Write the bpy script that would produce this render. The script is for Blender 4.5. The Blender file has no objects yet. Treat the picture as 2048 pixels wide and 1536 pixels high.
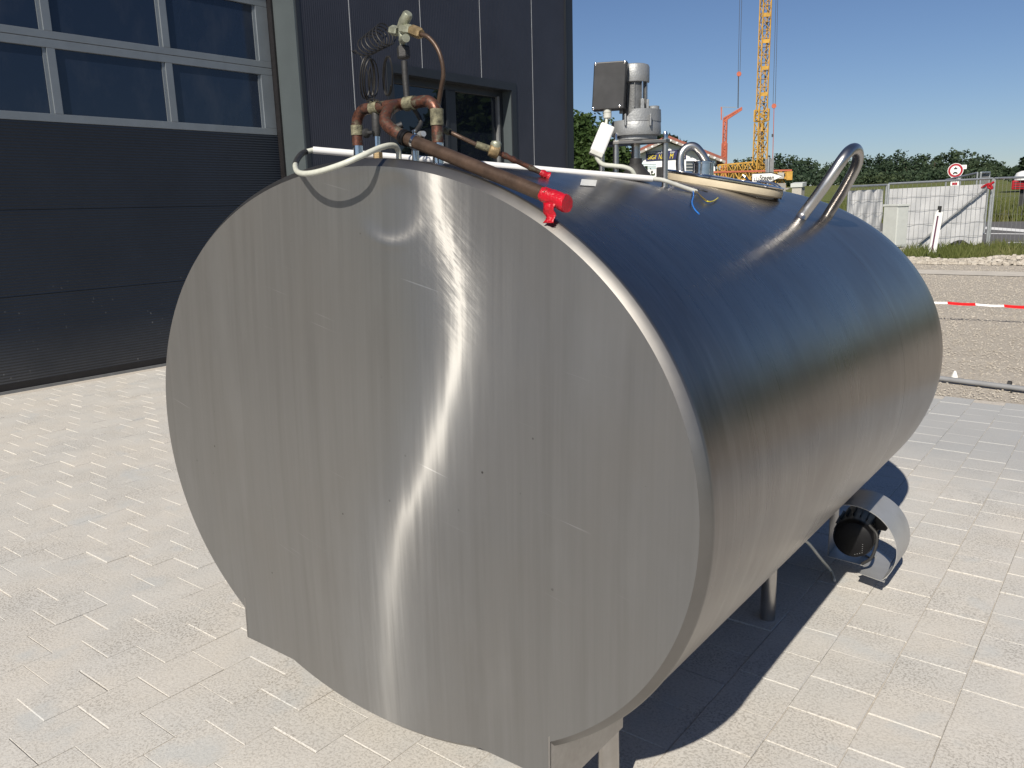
import bpy, bmesh, math, random
from mathutils import Vector, Matrix
import numpy as np
R_ = random.Random(7)
S = bpy.context.scene
COL = S.collection

# ------------------------------------------------------------------ camera
CAM = Vector((0.0, 0.0, 1.5))
FPX = 1631.68                                    # focal length in photograph pixels (2048 wide)
def _unit(a): return a / np.linalg.norm(a)
_ray = lambda x, y: _unit(np.array([x - 1024.0, y - 768.0, FPX]))
_Y = _ray(2320, 377); _Z = -_ray(1227, 8250); _Z = _unit(_Z - _Y * _Y.dot(_Z)); _X = np.cross(_Y, _Z)
ROT = np.array([_X, _Y, _Z])                     # photograph axes -> world axes
C0 = np.array(CAM)
cam = bpy.data.cameras.new('camera'); cam.sensor_width = 36; cam.lens = FPX / 2048 * 36
cam.clip_start = 0.05; cam.clip_end = 4000
cam_o = bpy.data.objects.new('camera', cam); COL.objects.link(cam_o)
r_, d_, f_ = ROT @ np.array([1, 0, 0]), ROT @ np.array([0, 1, 0]), ROT @ np.array([0, 0, 1])
M4 = Matrix(((r_[0], -d_[0], -f_[0], CAM.x), (r_[1], -d_[1], -f_[1], CAM.y), (r_[2], -d_[2], -f_[2], CAM.z), (0, 0, 0, 1)))
cam_o.matrix_world = M4
S.camera = cam_o

# ------------------------------------------------------------------ sky, sun, exposure
TO_SUN = Vector((0.33, -1.18, 1.0)).normalized()
W = bpy.data.worlds.new('World'); S.world = W; W.use_nodes = True
wn = W.node_tree; bg = wn.nodes['Background']
sky = wn.nodes.new('ShaderNodeTexSky'); sky.sky_type = 'NISHITA'; sky.sun_disc = False
sky.sun_elevation = math.asin(TO_SUN.z); sky.sun_rotation = math.atan2(TO_SUN.x, TO_SUN.y)
sky.air_density = 1.0; sky.dust_density = 0.25; sky.ozone_density = 3.0; sky.altitude = 500
tint = wn.nodes.new('ShaderNodeMix'); tint.data_type = 'RGBA'; tint.blend_type = 'MULTIPLY'; tint.inputs[0].default_value = 1.0; tint.inputs[7].default_value = (0.85, 0.905, 1.06, 1)
wn.links.new(sky.outputs[0], tint.inputs[6]); wn.links.new(tint.outputs[2], bg.inputs[0]); bg.inputs[1].default_value = 0.055
sl = bpy.data.lights.new('sun', 'SUN'); sl.energy = 5.0; sl.angle = math.radians(0.53); sl.color = (1.0, 0.93, 0.81)
so = bpy.data.objects.new('sun', sl); COL.objects.link(so)
so.rotation_euler = (-TO_SUN).to_track_quat('-Z', 'Y').to_euler(); so.location = (5, -20, 18)
S.view_settings.view_transform = 'Standard'; S.view_settings.look = 'None'
S.view_settings.gamma = 1; S.view_settings.exposure = 0.31
S.render.engine = 'CYCLES'

# ------------------------------------------------------------------ surveying helpers
def wray(px, py): return ROT @ _ray(px, py)
def on_z(px, py, z=0.0): d = wray(px, py); return C0 + d * ((z - C0[2]) / d[2])
def on_x(px, py, x): d = wray(px, py); return C0 + d * (x / d[0])
def on_y(px, py, y): d = wray(px, py); return C0 + d * (y / d[1])
def at(px, py, D): d = wray(px, py); return C0 + d * (D / math.hypot(d[0], d[1]))
def proj(p):
    c = ROT.T @ (np.asarray(p, float) - C0)
    return (1024 + FPX * c[0] / c[2], 768 + FPX * c[1] / c[2], c[2])

# ------------------------------------------------------------------ materials
MATS = {}
def new_mat(name):
    m = bpy.data.materials.new(name); m.use_nodes = True; MATS[name] = m
    nt = m.node_tree; b = nt.nodes['Principled BSDF']
    return m, nt, b
def N(nt, typ, **kw):
    n = nt.nodes.new(typ)
    for k, v in kw.items():
        if k.startswith('i_'):
            key = k[2:]; key = int(key) if key.isdigit() else key
            n.inputs[key].default_value = v
        else: setattr(n, k, v)
    return n
def L(nt, a, b): nt.links.new(a, b)
def ramp(nt, fac, stops, interp='LINEAR'):
    r = nt.nodes.new('ShaderNodeValToRGB'); e = r.color_ramp.elements; r.color_ramp.interpolation = interp
    while len(e) < len(stops): e.new(0.5)
    for q, (p, c) in zip(e, stops):
        q.position = p; q.color = (*c, 1) if len(c) == 3 else c
    L(nt, fac, r.inputs[0]); return r.outputs[0]
def coords(nt, kind, scale=(1, 1, 1), rot=(0, 0, 0)):
    if kind == 'pos':
        o = nt.nodes.new('ShaderNodeNewGeometry').outputs['Position']
    else:
        o = nt.nodes.new('ShaderNodeTexCoord').outputs['Object']
    mp = nt.nodes.new('ShaderNodeMapping'); mp.inputs['Scale'].default_value = scale; mp.inputs['Rotation'].default_value = rot
    if any(rot):
        mp.inputs['Rotation'].default_value = (0, 0, 0); m2 = nt.nodes.new('ShaderNodeMapping'); m2.inputs['Rotation'].default_value = rot
        L(nt, o, m2.inputs[0]); o = m2.outputs[0]
    L(nt, o, mp.inputs[0]); return mp.outputs[0]
def noise(nt, vec, scale, detail=4, rough=0.55, dist=0.0):
    n = nt.nodes.new('ShaderNodeTexNoise'); n.inputs['Scale'].default_value = scale
    n.inputs['Detail'].default_value = detail; n.inputs['Roughness'].default_value = rough; n.inputs['Distortion'].default_value = dist
    L(nt, vec, n.inputs['Vector']); return n.outputs[0]
def mixc(nt, fac, a, b, mode='MIX'):
    n = nt.nodes.new('ShaderNodeMix'); n.data_type = 'RGBA'; n.blend_type = mode
    for i, v in ((0, fac), (6, a), (7, b)):
        if hasattr(v, 'is_linked') or hasattr(v, 'links'): L(nt, v, n.inputs[i])
        elif isinstance(v, (int, float)): n.inputs[i].default_value = v
        else: n.inputs[i].default_value = (*v, 1)
    return n.outputs[2]
def mth(nt, op, a, b=0.0, c=None):
    n = nt.nodes.new('ShaderNodeMath'); n.operation = op
    for i, v in enumerate((a, b) if c is None else (a, b, c)):
        if isinstance(v, (int, float)): n.inputs[i].default_value = v
        else: L(nt, v, n.inputs[i])
    return n.outputs[0]
def bump(nt, bsdf, h, strength=0.3, dist=0.01):
    n = nt.nodes.new('ShaderNodeBump'); n.inputs['Strength'].default_value = strength; n.inputs['Distance'].default_value = dist
    L(nt, h, n.inputs['Height']); L(nt, n.outputs[0], bsdf.inputs['Normal'])
def plain(name, col, rough=0.5, metal=0.0, var=0.12, scale=8.0, bmp=0.0, spec=0.5, kind='obj'):
    m, nt, b = new_mat(name)
    v = coords(nt, kind); f = noise(nt, v, scale, 5, 0.6)
    lo = tuple(c * (1 - var) for c in col); hi = tuple(min(1, c * (1 + var)) for c in col)
    L(nt, ramp(nt, f, [(0.3, lo), (0.7, hi)]), b.inputs['Base Color'])
    b.inputs['Roughness'].default_value = rough; b.inputs['Metallic'].default_value = metal
    b.inputs['Specular IOR Level'].default_value = spec
    if bmp: bump(nt, b, noise(nt, v, scale * 6, 3), bmp, 0.004)
    return m

def steel(name, base=(0.56, 0.55, 0.53), rough=0.28, grain=(60, 60, 60), tangent=None, aniso=0.0, dirt=0.35, dirt_col=(0.20, 0.175, 0.15), grain_amt=1.0):
    m, nt, b = new_mat(name)
    b.inputs['Metallic'].default_value = 1.0
    v = coords(nt, 'obj', grain)
    g = noise(nt, v, 1.0, 5, 0.65)
    v2 = coords(nt, 'obj'); big = noise(nt, v2, 2.2, 5, 0.6)
    hi = tuple(min(1, c * (1 + .10 * grain_amt)) for c in base); lo = tuple(c * (1 - .14 * grain_amt) for c in base)
    c = ramp(nt, g, [(0.25, lo), (0.75, hi)])
    st = ramp(nt, big, [(0.42, (0, 0, 0)), (0.75, (1, 1, 1))])
    c = mixc(nt, mth(nt, 'MULTIPLY', st, dirt), c, dirt_col)
    L(nt, c, b.inputs['Base Color'])
    rr = mth(nt, 'ADD', mth(nt, 'MULTIPLY', mth(nt, 'ADD', g, big), 0.16), rough - 0.16)
    L(nt, rr, b.inputs['Roughness'])
    b.inputs['Anisotropic'].default_value = aniso
    return m, nt, b

m, nt, b = steel('steel_tube', (0.50, 0.485, 0.47), 0.33, (12, 12, 12), dirt=0.2)
plain('sheet_metal', (0.46, 0.46, 0.455), 0.45, 0.6, 0.10, 9)
m, nt, b = steel('steel_dull', (0.42, 0.41, 0.40), 0.42, (80, 80, 80), dirt=0.5)
m, nt, b = steel('steel_polished', (0.66, 0.65, 0.64), 0.16, (10, 10, 60), dirt=0.1)

# end plate: made-up grain direction, turned across the sheet to place a bright sun streak
def steel_end():
    m, nt, b = steel('steel_end', (0.256, 0.254, 0.250), 0.51, (95, 20, 2.2), dirt=0.30, dirt_col=(0.27, 0.25, 0.225), grain_amt=0.6); b.inputs['Metallic'].default_value = 0.76; b.inputs['Specular IOR Level'].default_value = 0.15
    tc = nt.nodes.new('ShaderNodeTexCoord').outputs['Object']
    sp = nt.nodes.new('ShaderNodeSeparateXYZ'); L(nt, tc, sp.inputs[0]); x, z = sp.outputs[0], sp.outputs[2]
    wob = mth(nt, 'MULTIPLY', mth(nt, 'SUBTRACT', noise(nt, coords(nt, 'obj', (40, 1, 3.0)), 1.0, 4), 0.5), 0.05)
    # centre line of the bright streak the shaped grain draws
    mr = nt.nodes.new('ShaderNodeFloatCurve'); cv = mr.mapping.curves[0]
    pts = [(-0.75, 0.045), (-0.465, 0.058), (-0.195, 0.108), (0.067, 0.23), (0.378, 0.315), (0.6, 0.262), (0.75, 0.25)]
    cv.points[0].location = ((pts[0][0] + .75) / 1.5, pts[0][1]); cv.points[1].location = ((pts[-1][0] + .75) / 1.5, pts[-1][1])
    for zz, xx in pts[1:-1]: cv.points.new((zz + .75) / 1.5, xx)
    mr.mapping.update()
    L(nt, mth(nt, 'DIVIDE', mth(nt, 'ADD', z, 0.75), 1.5), mr.inputs['Value'])
    sv = coords(nt, 'obj', (14, 1, 150), (0, -0.75, 0)); scr = noise(nt, sv, 1.0, 3, 0.7)
    gx2 = mth(nt, 'DIVIDE', mth(nt, 'SUBTRACT', x, 0.26), 0.17); gz2 = mth(nt, 'DIVIDE', mth(nt, 'SUBTRACT', z, 0.47), 0.13)
    zone = mth(nt, 'POWER', 2.718, mth(nt, 'MULTIPLY', mth(nt, 'ADD', mth(nt, 'MULTIPLY', gx2, gx2), mth(nt, 'MULTIPLY', gz2, gz2)), -1.0))
    wob = mth(nt, 'ADD', wob, mth(nt, 'MULTIPLY', mth(nt, 'MULTIPLY', mth(nt, 'SUBTRACT', scr, 0.5), 0.10), zone))
    dd = mth(nt, 'ADD', mth(nt, 'SUBTRACT', x, mr.outputs[0]), wob)
    turn = mth(nt, 'DIVIDE', mth(nt, 'MULTIPLY', dd, 1.25), mth(nt, 'ADD', mth(nt, 'ABSOLUTE', dd), 0.155))
    phi0 = mth(nt, 'ADD', mth(nt, 'MULTIPLY', z, -0.29), 0.77)
    phi = mth(nt, 'ADD', phi0, turn)
    cb = nt.nodes.new('ShaderNodeCombineXYZ'); L(nt, mth(nt, 'COSINE', phi), cb.inputs[0]); L(nt, mth(nt, 'SINE', phi), cb.inputs[2])
    vt = nt.nodes.new('ShaderNodeVectorTransform'); vt.vector_type = 'VECTOR'; vt.convert_from = 'OBJECT'; vt.convert_to = 'WORLD'
    L(nt, cb.outputs[0], vt.inputs[0]); L(nt, vt.outputs[0], b.inputs['Tangent'])
    low = ramp(nt, mth(nt, 'DIVIDE', mth(nt, 'ADD', z, 0.75), 1.5), [(0.0, (0.62,) * 3), (0.45, (0.88,) * 3), (0.7, (0.94,) * 3)])
    L(nt, low, b.inputs['Anisotropic'])
    vo = nt.nodes.new('ShaderNodeTexVoronoi'); vo.inputs['Scale'].default_value = 15.0; L(nt, tc, vo.inputs['Vector'])
    sk = mth(nt, 'MULTIPLY', ramp(nt, vo.outputs[0], [(0.03, (1, 1, 1)), (0.055, (0, 0, 0))]), ramp(nt, noise(nt, tc, 4.0, 2), [(0.52, (0, 0, 0)), (0.6, (1, 1, 1))]))
    long = noise(nt, coords(nt, 'obj', (2.2, 1, 130), (0, -0.22, 0)), 1.0, 2, 0.5)
    sc2 = mth(nt, 'MULTIPLY', ramp(nt, long, [(0.70, (0, 0, 0)), (0.74, (1, 1, 1))]), ramp(nt, noise(nt, tc, 3.0, 2), [(0.5, (0, 0, 0)), (0.62, (1, 1, 1))]))
    src = b.inputs['Base Color'].links[0].from_socket
    run = noise(nt, coords(nt, 'obj', (16, 1, 0.7)), 1.0, 4, 0.65); run2 = noise(nt, coords(nt, 'obj', (5, 1, 1.6)), 1.0, 5, 0.6)
    src = mixc(nt, mth(nt, 'MULTIPLY', ramp(nt, run, [(0.50, (0, 0, 0)), (0.72, (1, 1, 1))]), 0.34), src, (0.19, 0.185, 0.178))
    src = mixc(nt, mth(nt, 'MULTIPLY', ramp(nt, run2, [(0.52, (0, 0, 0)), (0.75, (1, 1, 1))]), 0.35), src, (0.32, 0.32, 0.318))
    c2 = mixc(nt, mth(nt, 'MULTIPLY', sk, 0.85), mixc(nt, mth(nt, 'MULTIPLY', sc2, 0.35), src, (0.6, 0.6, 0.6)), (0.05, 0.045, 0.04)); L(nt, c2, b.inputs['Base Color'])
    return m
steel_end()
def steel_shell():
    m, nt, b = steel('steel_shell', (0.222, 0.210, 0.203), 0.30, (3, 120, 3), dirt=0.45, dirt_col=(0.17, 0.145, 0.13), grain_amt=1.3)
    cb = nt.nodes.new('ShaderNodeCombineXYZ'); cb.inputs[1].default_value = 1.0
    src = b.inputs['Base Color'].links[0].from_socket
    run = noise(nt, coords(nt, 'obj', (1.3, 22, 1.3)), 1.0, 5, 0.7); blot = noise(nt, coords(nt, 'obj', (2.5, 5, 2.5)), 1.0, 5, 0.65, 0.6)
    src = mixc(nt, mth(nt, 'MULTIPLY', ramp(nt, run, [(0.50, (0, 0, 0)), (0.70, (1, 1, 1))]), 0.40), src, (0.31, 0.295, 0.285))
    src = mixc(nt, mth(nt, 'MULTIPLY', ramp(nt, blot, [(0.52, (0, 0, 0)), (0.72, (1, 1, 1))]), 0.45), src, (0.13, 0.112, 0.105)); L(nt, src, b.inputs['Base Color'])
    wv = noise(nt, coords(nt, 'obj'), 3.2, 3, 0.5); bump(nt, b, wv, 0.25, 0.012)
    L(nt, cb.outputs[0], b.inputs['Tangent']); b.inputs['Anisotropic'].default_value = 0.3
    return m
steel_shell()
m, nt, b = steel('steel_rim', (0.235, 0.228, 0.22), 0.42, (5, 5, 5), dirt=0.3)

def copper():
    m, nt, b = new_mat('copper')
    v = coords(nt, 'pos'); f = noise(nt, v, 34, 5, 0.75); f2 = noise(nt, v, 70, 4, 0.6)
    c = ramp(nt, f, [(0.34, (0.025, 0.018, 0.016)), (0.44, (0.10, 0.045, 0.032)), (0.50, (0.18, 0.066, 0.038)), (0.56, (0.09, 0.05, 0.04)), (0.63, (0.17, 0.15, 0.10)), (0.75, (0.22, 0.23, 0.21))])
    c = mixc(nt, mth(nt, 'MULTIPLY', f2, 0.5), c, (0.07, 0.045, 0.04))
    L(nt, c, b.inputs['Base Color']); b.inputs['Metallic'].default_value = 0.6
    L(nt, ramp(nt, f2, [(0.3, (0.3,) * 3), (0.7, (0.65,) * 3)]), b.inputs['Roughness'])
    bump(nt, b, f2, 0.4, 0.003)
copper()
plain('copper_brown', (0.075, 0.048, 0.034), 0.46, 0.4, 0.3, 30, 0.15)
plain('verdigris', (0.17, 0.16, 0.105), 0.7, 0.2, 0.7, 90, 0.6)
plain('brass_grey', (0.30, 0.31, 0.24), 0.45, 0.5, 0.35, 60, 0.2)
plain('brass_warm', (0.30, 0.22, 0.12), 0.45, 0.6, 0.35, 60, 0.2)
plain('red_tape', (0.42, 0.005, 0.016), 0.32, 0, 0.2, 40, 0.5)
plain('black_rubber', (0.022, 0.022, 0.023), 0.6, 0, 0.3, 30, 0.2)
plain('black_gloss', (0.004, 0.004, 0.005), 0.5, 0, 0.3, 30, spec=0.25)
plain('black_plastic', (0.026, 0.026, 0.028), 0.45, 0, 0.4, 18)
plain('white_plastic', (0.70, 0.70, 0.70), 0.32, 0, 0.03, 12)
plain('cream_cable', (0.50, 0.51, 0.45), 0.45, 0, 0.10, 60)
plain('grey_cable', (0.50, 0.50, 0.46), 0.5, 0, 0.1, 40)
plain('blue_wire', (0.02, 0.16, 0.55), 0.4); plain('yellow_wire', (0.62, 0.50, 0.03), 0.4); plain('brown_wire', (0.12, 0.09, 0.04), 0.4)
plain('gasket', (0.50, 0.43, 0.31), 0.6, 0, 0.12, 14, 0.15)
plain('cast_alu', (0.27, 0.28, 0.29), 0.5, 0.45, 0.12, 30, 0.25)
plain('cast_alu_dark', (0.15, 0.155, 0.16), 0.5, 0.6, 0.2, 30, 0.2)
plain('tape_red', (0.50, 0.010, 0.014), 0.7, spec=0.1); plain('tape_white', (0.72, 0.72, 0.72), 0.6, spec=0.2)
plain('crane_yellow', (0.45, 0.26, 0.055), 0.6, 0, 0.3, 1.5, spec=0.2); plain('crane_red', (0.42, 0.12, 0.075), 0.7, 0, 0.2, 1.0, spec=0.15)
plain('crane_grey', (0.25, 0.24, 0.22), 0.6)
plain('cable_dark', (0.05, 0.05, 0.055), 0.5); plain('coil_black', (0.012, 0.011, 0.010), 0.55)
plain('render_white', (0.78, 0.78, 0.80), 0.8, 0, 0.03, 1.0); plain('roof_red', (0.24, 0.075, 0.05), 0.7, 0, 0.25, 3.0, 0.3)
plain('wood_grey', (0.30, 0.27, 0.25), 0.8, 0, 0.1, 2.0)
plain('sign_blue', (0.018, 0.018, 0.085), 0.4); plain('sign_yellow', (0.80, 0.62, 0.01), 0.5); plain('sign_white', (0.78, 0.78, 0.76), 0.45, 0, 0.03)
plain('sign_red', (0.33, 0.006, 0.02), 0.45); plain('sign_black', (0.02, 0.02, 0.02), 0.5)
plain('shutter_blue', (0.50, 0.62, 0.66), 0.5)
plain('galv', (0.42, 0.44, 0.45), 0.45, 0.7, 0.15, 10); plain('galv_dull', (0.20, 0.205, 0.21), 0.55, 0.4, 0.15, 10)
plain('box_grey', (0.50, 0.52, 0.50), 0.6, 0, 0.06, 6); plain('concrete', (0.40, 0.38, 0.34), 0.85, 0, 0.15, 12, 0.4)
plain('concrete_warm', (0.47, 0.435, 0.385), 0.9, 0, 0.12, 3, 0.4, kind='pos')
plain('bark', (0.07, 0.055, 0.04), 0.9, 0, 0.3, 12, 0.6)
plain('post_purple', (0.10, 0.03, 0.07), 0.5)
plain('red_paint', (0.33, 0.012, 0.02), 0.6, spec=0.2); plain('pipe_grey', (0.22, 0.225, 0.235), 0.55, 0, 0.1)
plain('trim_dark', (0.016, 0.019, 0.024), 0.42, 0, 0.1, 2); plain('seal_black', (0.008, 0.007, 0.008), 0.5, 0, 0.3, 9)
plain('jamb_grey', (0.082, 0.098, 0.105), 0.38, 0.2, 0.08, 2.0)
plain('door_frame', (0.20, 0.225, 0.25), 0.42, 0.45, 0.08, 4.0)
plain('glint_grey', (0.42, 0.43, 0.45), 0.5); plain('dark_interior', (0.010, 0.010, 0.012), 0.8)
plain('sticker', (0.62, 0.62, 0.60), 0.35)

def ribbed(name, col, vertical, period, strength, specks=False):
    m, nt, b = new_mat(name)
    v = coords(nt, 'pos')
    sp = nt.nodes.new('ShaderNodeSeparateXYZ'); L(nt, v, sp.inputs[0])
    a = sp.outputs[1] if vertical else sp.outputs[2]
    w = mth(nt, 'SINE', mth(nt, 'MULTIPLY', a, 2 * math.pi / period))
    n1 = noise(nt, v, 1.3, 5, 0.6)
    c = ramp(nt, n1, [(0.3, tuple(k * 0.85 for k in col)), (0.7, tuple(k * 1.15 for k in col))])
    if specks:   # splashed dirt low on the door
        vo = nt.nodes.new('ShaderNodeTexVoronoi'); vo.inputs['Scale'].default_value = 19.0
        mp = nt.nodes.new('ShaderNodeMapping'); mp.inputs['Scale'].default_value = (1, 1, 0.5); va_ = nt.nodes.new('ShaderNodeVectorMath'); nz = nt.nodes.new('ShaderNodeTexNoise'); nz.inputs['Scale'].default_value = 30; L(nt, v, nz.inputs['Vector']); sc_ = nt.nodes.new('ShaderNodeVectorMath'); sc_.operation = 'SCALE'; sc_.inputs['Scale'].default_value = 0.03; L(nt, nz.outputs[1], sc_.inputs[0]); L(nt, v, va_.inputs[0]); L(nt, sc_.outputs[0], va_.inputs[1]); L(nt, va_.outputs[0], mp.inputs[0]); L(nt, mp.outputs[0], vo.inputs['Vector'])
        spot = ramp(nt, vo.outputs[0], [(0.04, (1, 1, 1)), (0.13, (0, 0, 0))])
        low = ramp(nt, mth(nt, 'MULTIPLY', sp.outputs[2], 0.9), [(0.0, (1, 1, 1)), (0.95, (0, 0, 0))])
        pick = ramp(nt, noise(nt, v, 3.2, 2), [(0.47, (0, 0, 0)), (0.56, (1, 1, 1))])
        k = mth(nt, 'MULTIPLY', mth(nt, 'MULTIPLY', spot, low), pick)
        c = mixc(nt, mth(nt, 'MULTIPLY', k, 0.55), c, (0.42, 0.42, 0.40))
        film = mth(nt, 'MULTIPLY', ramp(nt, sp.outputs[2], [(0.05, (1, 1, 1)), (0.55, (0, 0, 0))]), mth(nt, 'MULTIPLY', n1, 0.42))
        c = mixc(nt, film, c, (0.16, 0.15, 0.13))
    L(nt, c, b.inputs['Base Color']); b.inputs['Roughness'].default_value = 0.42
    b.inputs['Specular IOR Level'].default_value = 0.35
    bump(nt, b, w, strength, 0.004)
    return m
ribbed('door_panel', (0.012, 0.017, 0.027), False, 0.026, 0.55, True)
ribbed('wall_ribbed', (0.030, 0.032, 0.044), True, 0.030, 0.28)

def glass(name, tint=(0.012, 0.02, 0.035), rough=0.03, dirty=0.25):
    m, nt, b = new_mat(name)
    v = coords(nt, 'pos', (1, 3, 1.6)); f = noise(nt, v, 1.0, 5, 0.65)
    c = mixc(nt, mth(nt, 'MULTIPLY', ramp(nt, f, [(0.5, (0, 0, 0)), (0.9, (1, 1, 1))]), dirty), tint, (0.14, 0.14, 0.15))
    L(nt, c, b.inputs['Base Color']); b.inputs['Roughness'].default_value = rough
    b.inputs['IOR'].default_value = 1.52; b.inputs['Specular IOR Level'].default_value = 0.62
    return m
glass('door_glass', (0.009, 0.016, 0.034), 0.10, 0.16); glass('window_glass', (0.008, 0.011, 0.018), 0.015, 0.08)
glass('far_glass', (0.05, 0.06, 0.07), 0.1, 0)

def paver_mat(name, fresh):
    m, nt, b = new_mat(name)
    v = coords(nt, 'pos')
    oi = nt.nodes.new('ShaderNodeObjectInfo')
    big = noise(nt, v, 1.7, 5, 0.62, 0.4); mid = noise(nt, v, 6.5, 5, 0.65); fine = noise(nt, v, 125, 3, 0.75); grit = noise(nt, v, 80, 2, 0.6)
    stone = ramp(nt, mid, [(0.3, (0.46, 0.455, 0.44)), (0.7, (0.53, 0.52, 0.50))])
    stone = mixc(nt, mth(nt, 'MULTIPLY', oi.outputs['Random'], 0.18), stone, (0.42, 0.43, 0.43))
    sand = ramp(nt, mid, [(0.3, (0.56, 0.525, 0.475)), (0.7, (0.54, 0.515, 0.48))])
    cover = ramp(nt, big, [(0.30, (0, 0, 0)), (0.58, (1, 1, 1))])
    c = mixc(nt, mth(nt, 'MULTIPLY', cover, 0.8), stone, sand)
    gr = mth(nt, 'MULTIPLY', ramp(nt, fine, [(0.40, (1, 1, 1)), (0.52, (0, 0, 0))]), mth(nt, 'ADD', mth(nt, 'MULTIPLY', ramp(nt, noise(nt, v, 3.1, 4, 0.6), [(0.42, (0, 0, 0)), (0.66, (1, 1, 1))]), 0.62), 0.38))
    c = mixc(nt, mth(nt, 'MULTIPLY', gr, 0.70), c, (0.20, 0.182, 0.16))
    lite = mth(nt, 'MULTIPLY', ramp(nt, grit, [(0.60, (0, 0, 0)), (0.70, (1, 1, 1))]), 0.35); c = mixc(nt, lite, c, (0.66, 0.63, 0.59))
    clean = mth(nt, 'MULTIPLY', ramp(nt, noise(nt, v, 4.2, 3, 0.5), [(0.60, (0, 0, 0)), (0.72, (1, 1, 1))]), 0.5); c = mixc(nt, clean, c, (0.42, 0.44, 0.45))
    if not fresh:
        # less sand and a greyer stone towards the edge of the yard
        sp = nt.nodes.new('ShaderNodeSeparateXYZ'); L(nt, v, sp.inputs[0])
        k = ramp(nt, mth(nt, 'SUBTRACT', sp.outputs[1], 4.4), [(0.0, (0, 0, 0)), (1.0, (1, 1, 1))])
        c = mixc(nt, mth(nt, 'MULTIPLY', k, 0.75), c, (0.33, 0.34, 0.35))
    L(nt, c, b.inputs['Base Color']); b.inputs['Roughness'].default_value = 0.85; b.inputs['Specular IOR Level'].default_value = 0.25
    bump(nt, b, mth(nt, 'ADD', mth(nt, 'MULTIPLY', fine, 0.6), mth(nt, 'MULTIPLY', grit, 0.5)), 0.35, 0.004)
paver_mat('paver_stone', False)
def loose(name, cols, scale, bmp=0.8, dist=0.02, big=0.4):
    m, nt, b = new_mat(name); v = coords(nt, 'pos')
    f = noise(nt, v, scale, 5, 0.7); g = noise(nt, v, big, 5, 0.6)
    c = ramp(nt, f, [(0.32, cols[0]), (0.5, cols[1]), (0.68, cols[2])])
    c = mixc(nt, mth(nt, 'MULTIPLY', ramp(nt, g, [(0.4, (0, 0, 0)), (0.7, (1, 1, 1))]), 0.35), c, cols[3])
    L(nt, c, b.inputs['Base Color']); b.inputs['Roughness'].default_value = 0.95; b.inputs['Specular IOR Level'].default_value = 0.15
    bump(nt, b, f, bmp, dist)
loose('sand_bed', ((0.36, 0.33, 0.29), (0.47, 0.435, 0.39), (0.54, 0.505, 0.46), (0.42, 0.38, 0.33)), 60, 0.4, 0.004)
loose('gravel', ((0.24, 0.215, 0.185), (0.37, 0.335, 0.29), (0.47, 0.435, 0.385), (0.33, 0.295, 0.25)), 38, 0.35, 0.015)
loose('pebble', ((0.28, 0.25, 0.215), (0.40, 0.365, 0.315), (0.54, 0.505, 0.455), (0.33, 0.295, 0.25)), 7, 0.3, 0.01, 2.0)
loose('asphalt', ((0.090, 0.087, 0.087), (0.115, 0.112, 0.112), (0.14, 0.137, 0.137), (0.10, 0.098, 0.10)), 30, 0.3, 0.01, 0.15)
loose('road_paint', ((0.60, 0.60, 0.60), (0.68, 0.68, 0.68), (0.74, 0.74, 0.74), (0.6, 0.6, 0.58)), 10, 0.1, 0.004)
loose('meadow', ((0.06, 0.085, 0.022), (0.105, 0.125, 0.038), (0.15, 0.155, 0.055), (0.16, 0.125, 0.06)), 1.2, 0.8, 0.25, 0.035)
loose('verge_soil', ((0.07, 0.085, 0.03), (0.12, 0.13, 0.05), (0.17, 0.16, 0.07), (0.20, 0.17, 0.10)), 5, 0.8, 0.05)
loose('dirt', ((0.16, 0.12, 0.07), (0.24, 0.18, 0.11), (0.30, 0.24, 0.15), (0.16, 0.16, 0.07)), 2.0, 0.8, 0.15, 0.15)
def leafy(name, cols, scale=0.5, trans=0.25):
    m, nt, b = new_mat(name); v = coords(nt, 'pos')
    f = noise(nt, v, scale, 3, 0.6); f2 = noise(nt, v, scale * 9, 2, 0.6)
    c = ramp(nt, mth(nt, 'ADD', mth(nt, 'MULTIPLY', f, 0.6), mth(nt, 'MULTIPLY', f2, 0.4)), [(0.35, cols[0]), (0.5, cols[1]), (0.65, cols[2])])
    L(nt, c, b.inputs['Base Color']); b.inputs['Roughness'].default_value = 0.6; b.inputs['Specular IOR Level'].default_value = 0.2
    tr = nt.nodes.new('ShaderNodeBsdfTranslucent'); L(nt, c, tr.inputs[0])
    mx = nt.nodes.new('ShaderNodeMixShader'); mx.inputs[0].default_value = trans
    L(nt, b.outputs[0], mx.inputs[1]); L(nt, tr.outputs[0], mx.inputs[2]); L(nt, mx.outputs[0], nt.nodes['Material Output'].inputs[0])
leafy('leaf_mid', ((0.022, 0.042, 0.013), (0.042, 0.075, 0.020), (0.078, 0.118, 0.034)), 0.8)
leafy('leaf_dark', ((0.024, 0.043, 0.026), (0.042, 0.066, 0.036), (0.075, 0.098, 0.048)), 0.05, 0.2)
leafy('grass_blade', ((0.075, 0.10, 0.025), (0.13, 0.15, 0.045), (0.21, 0.20, 0.085)), 0.6, 0.3)
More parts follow.
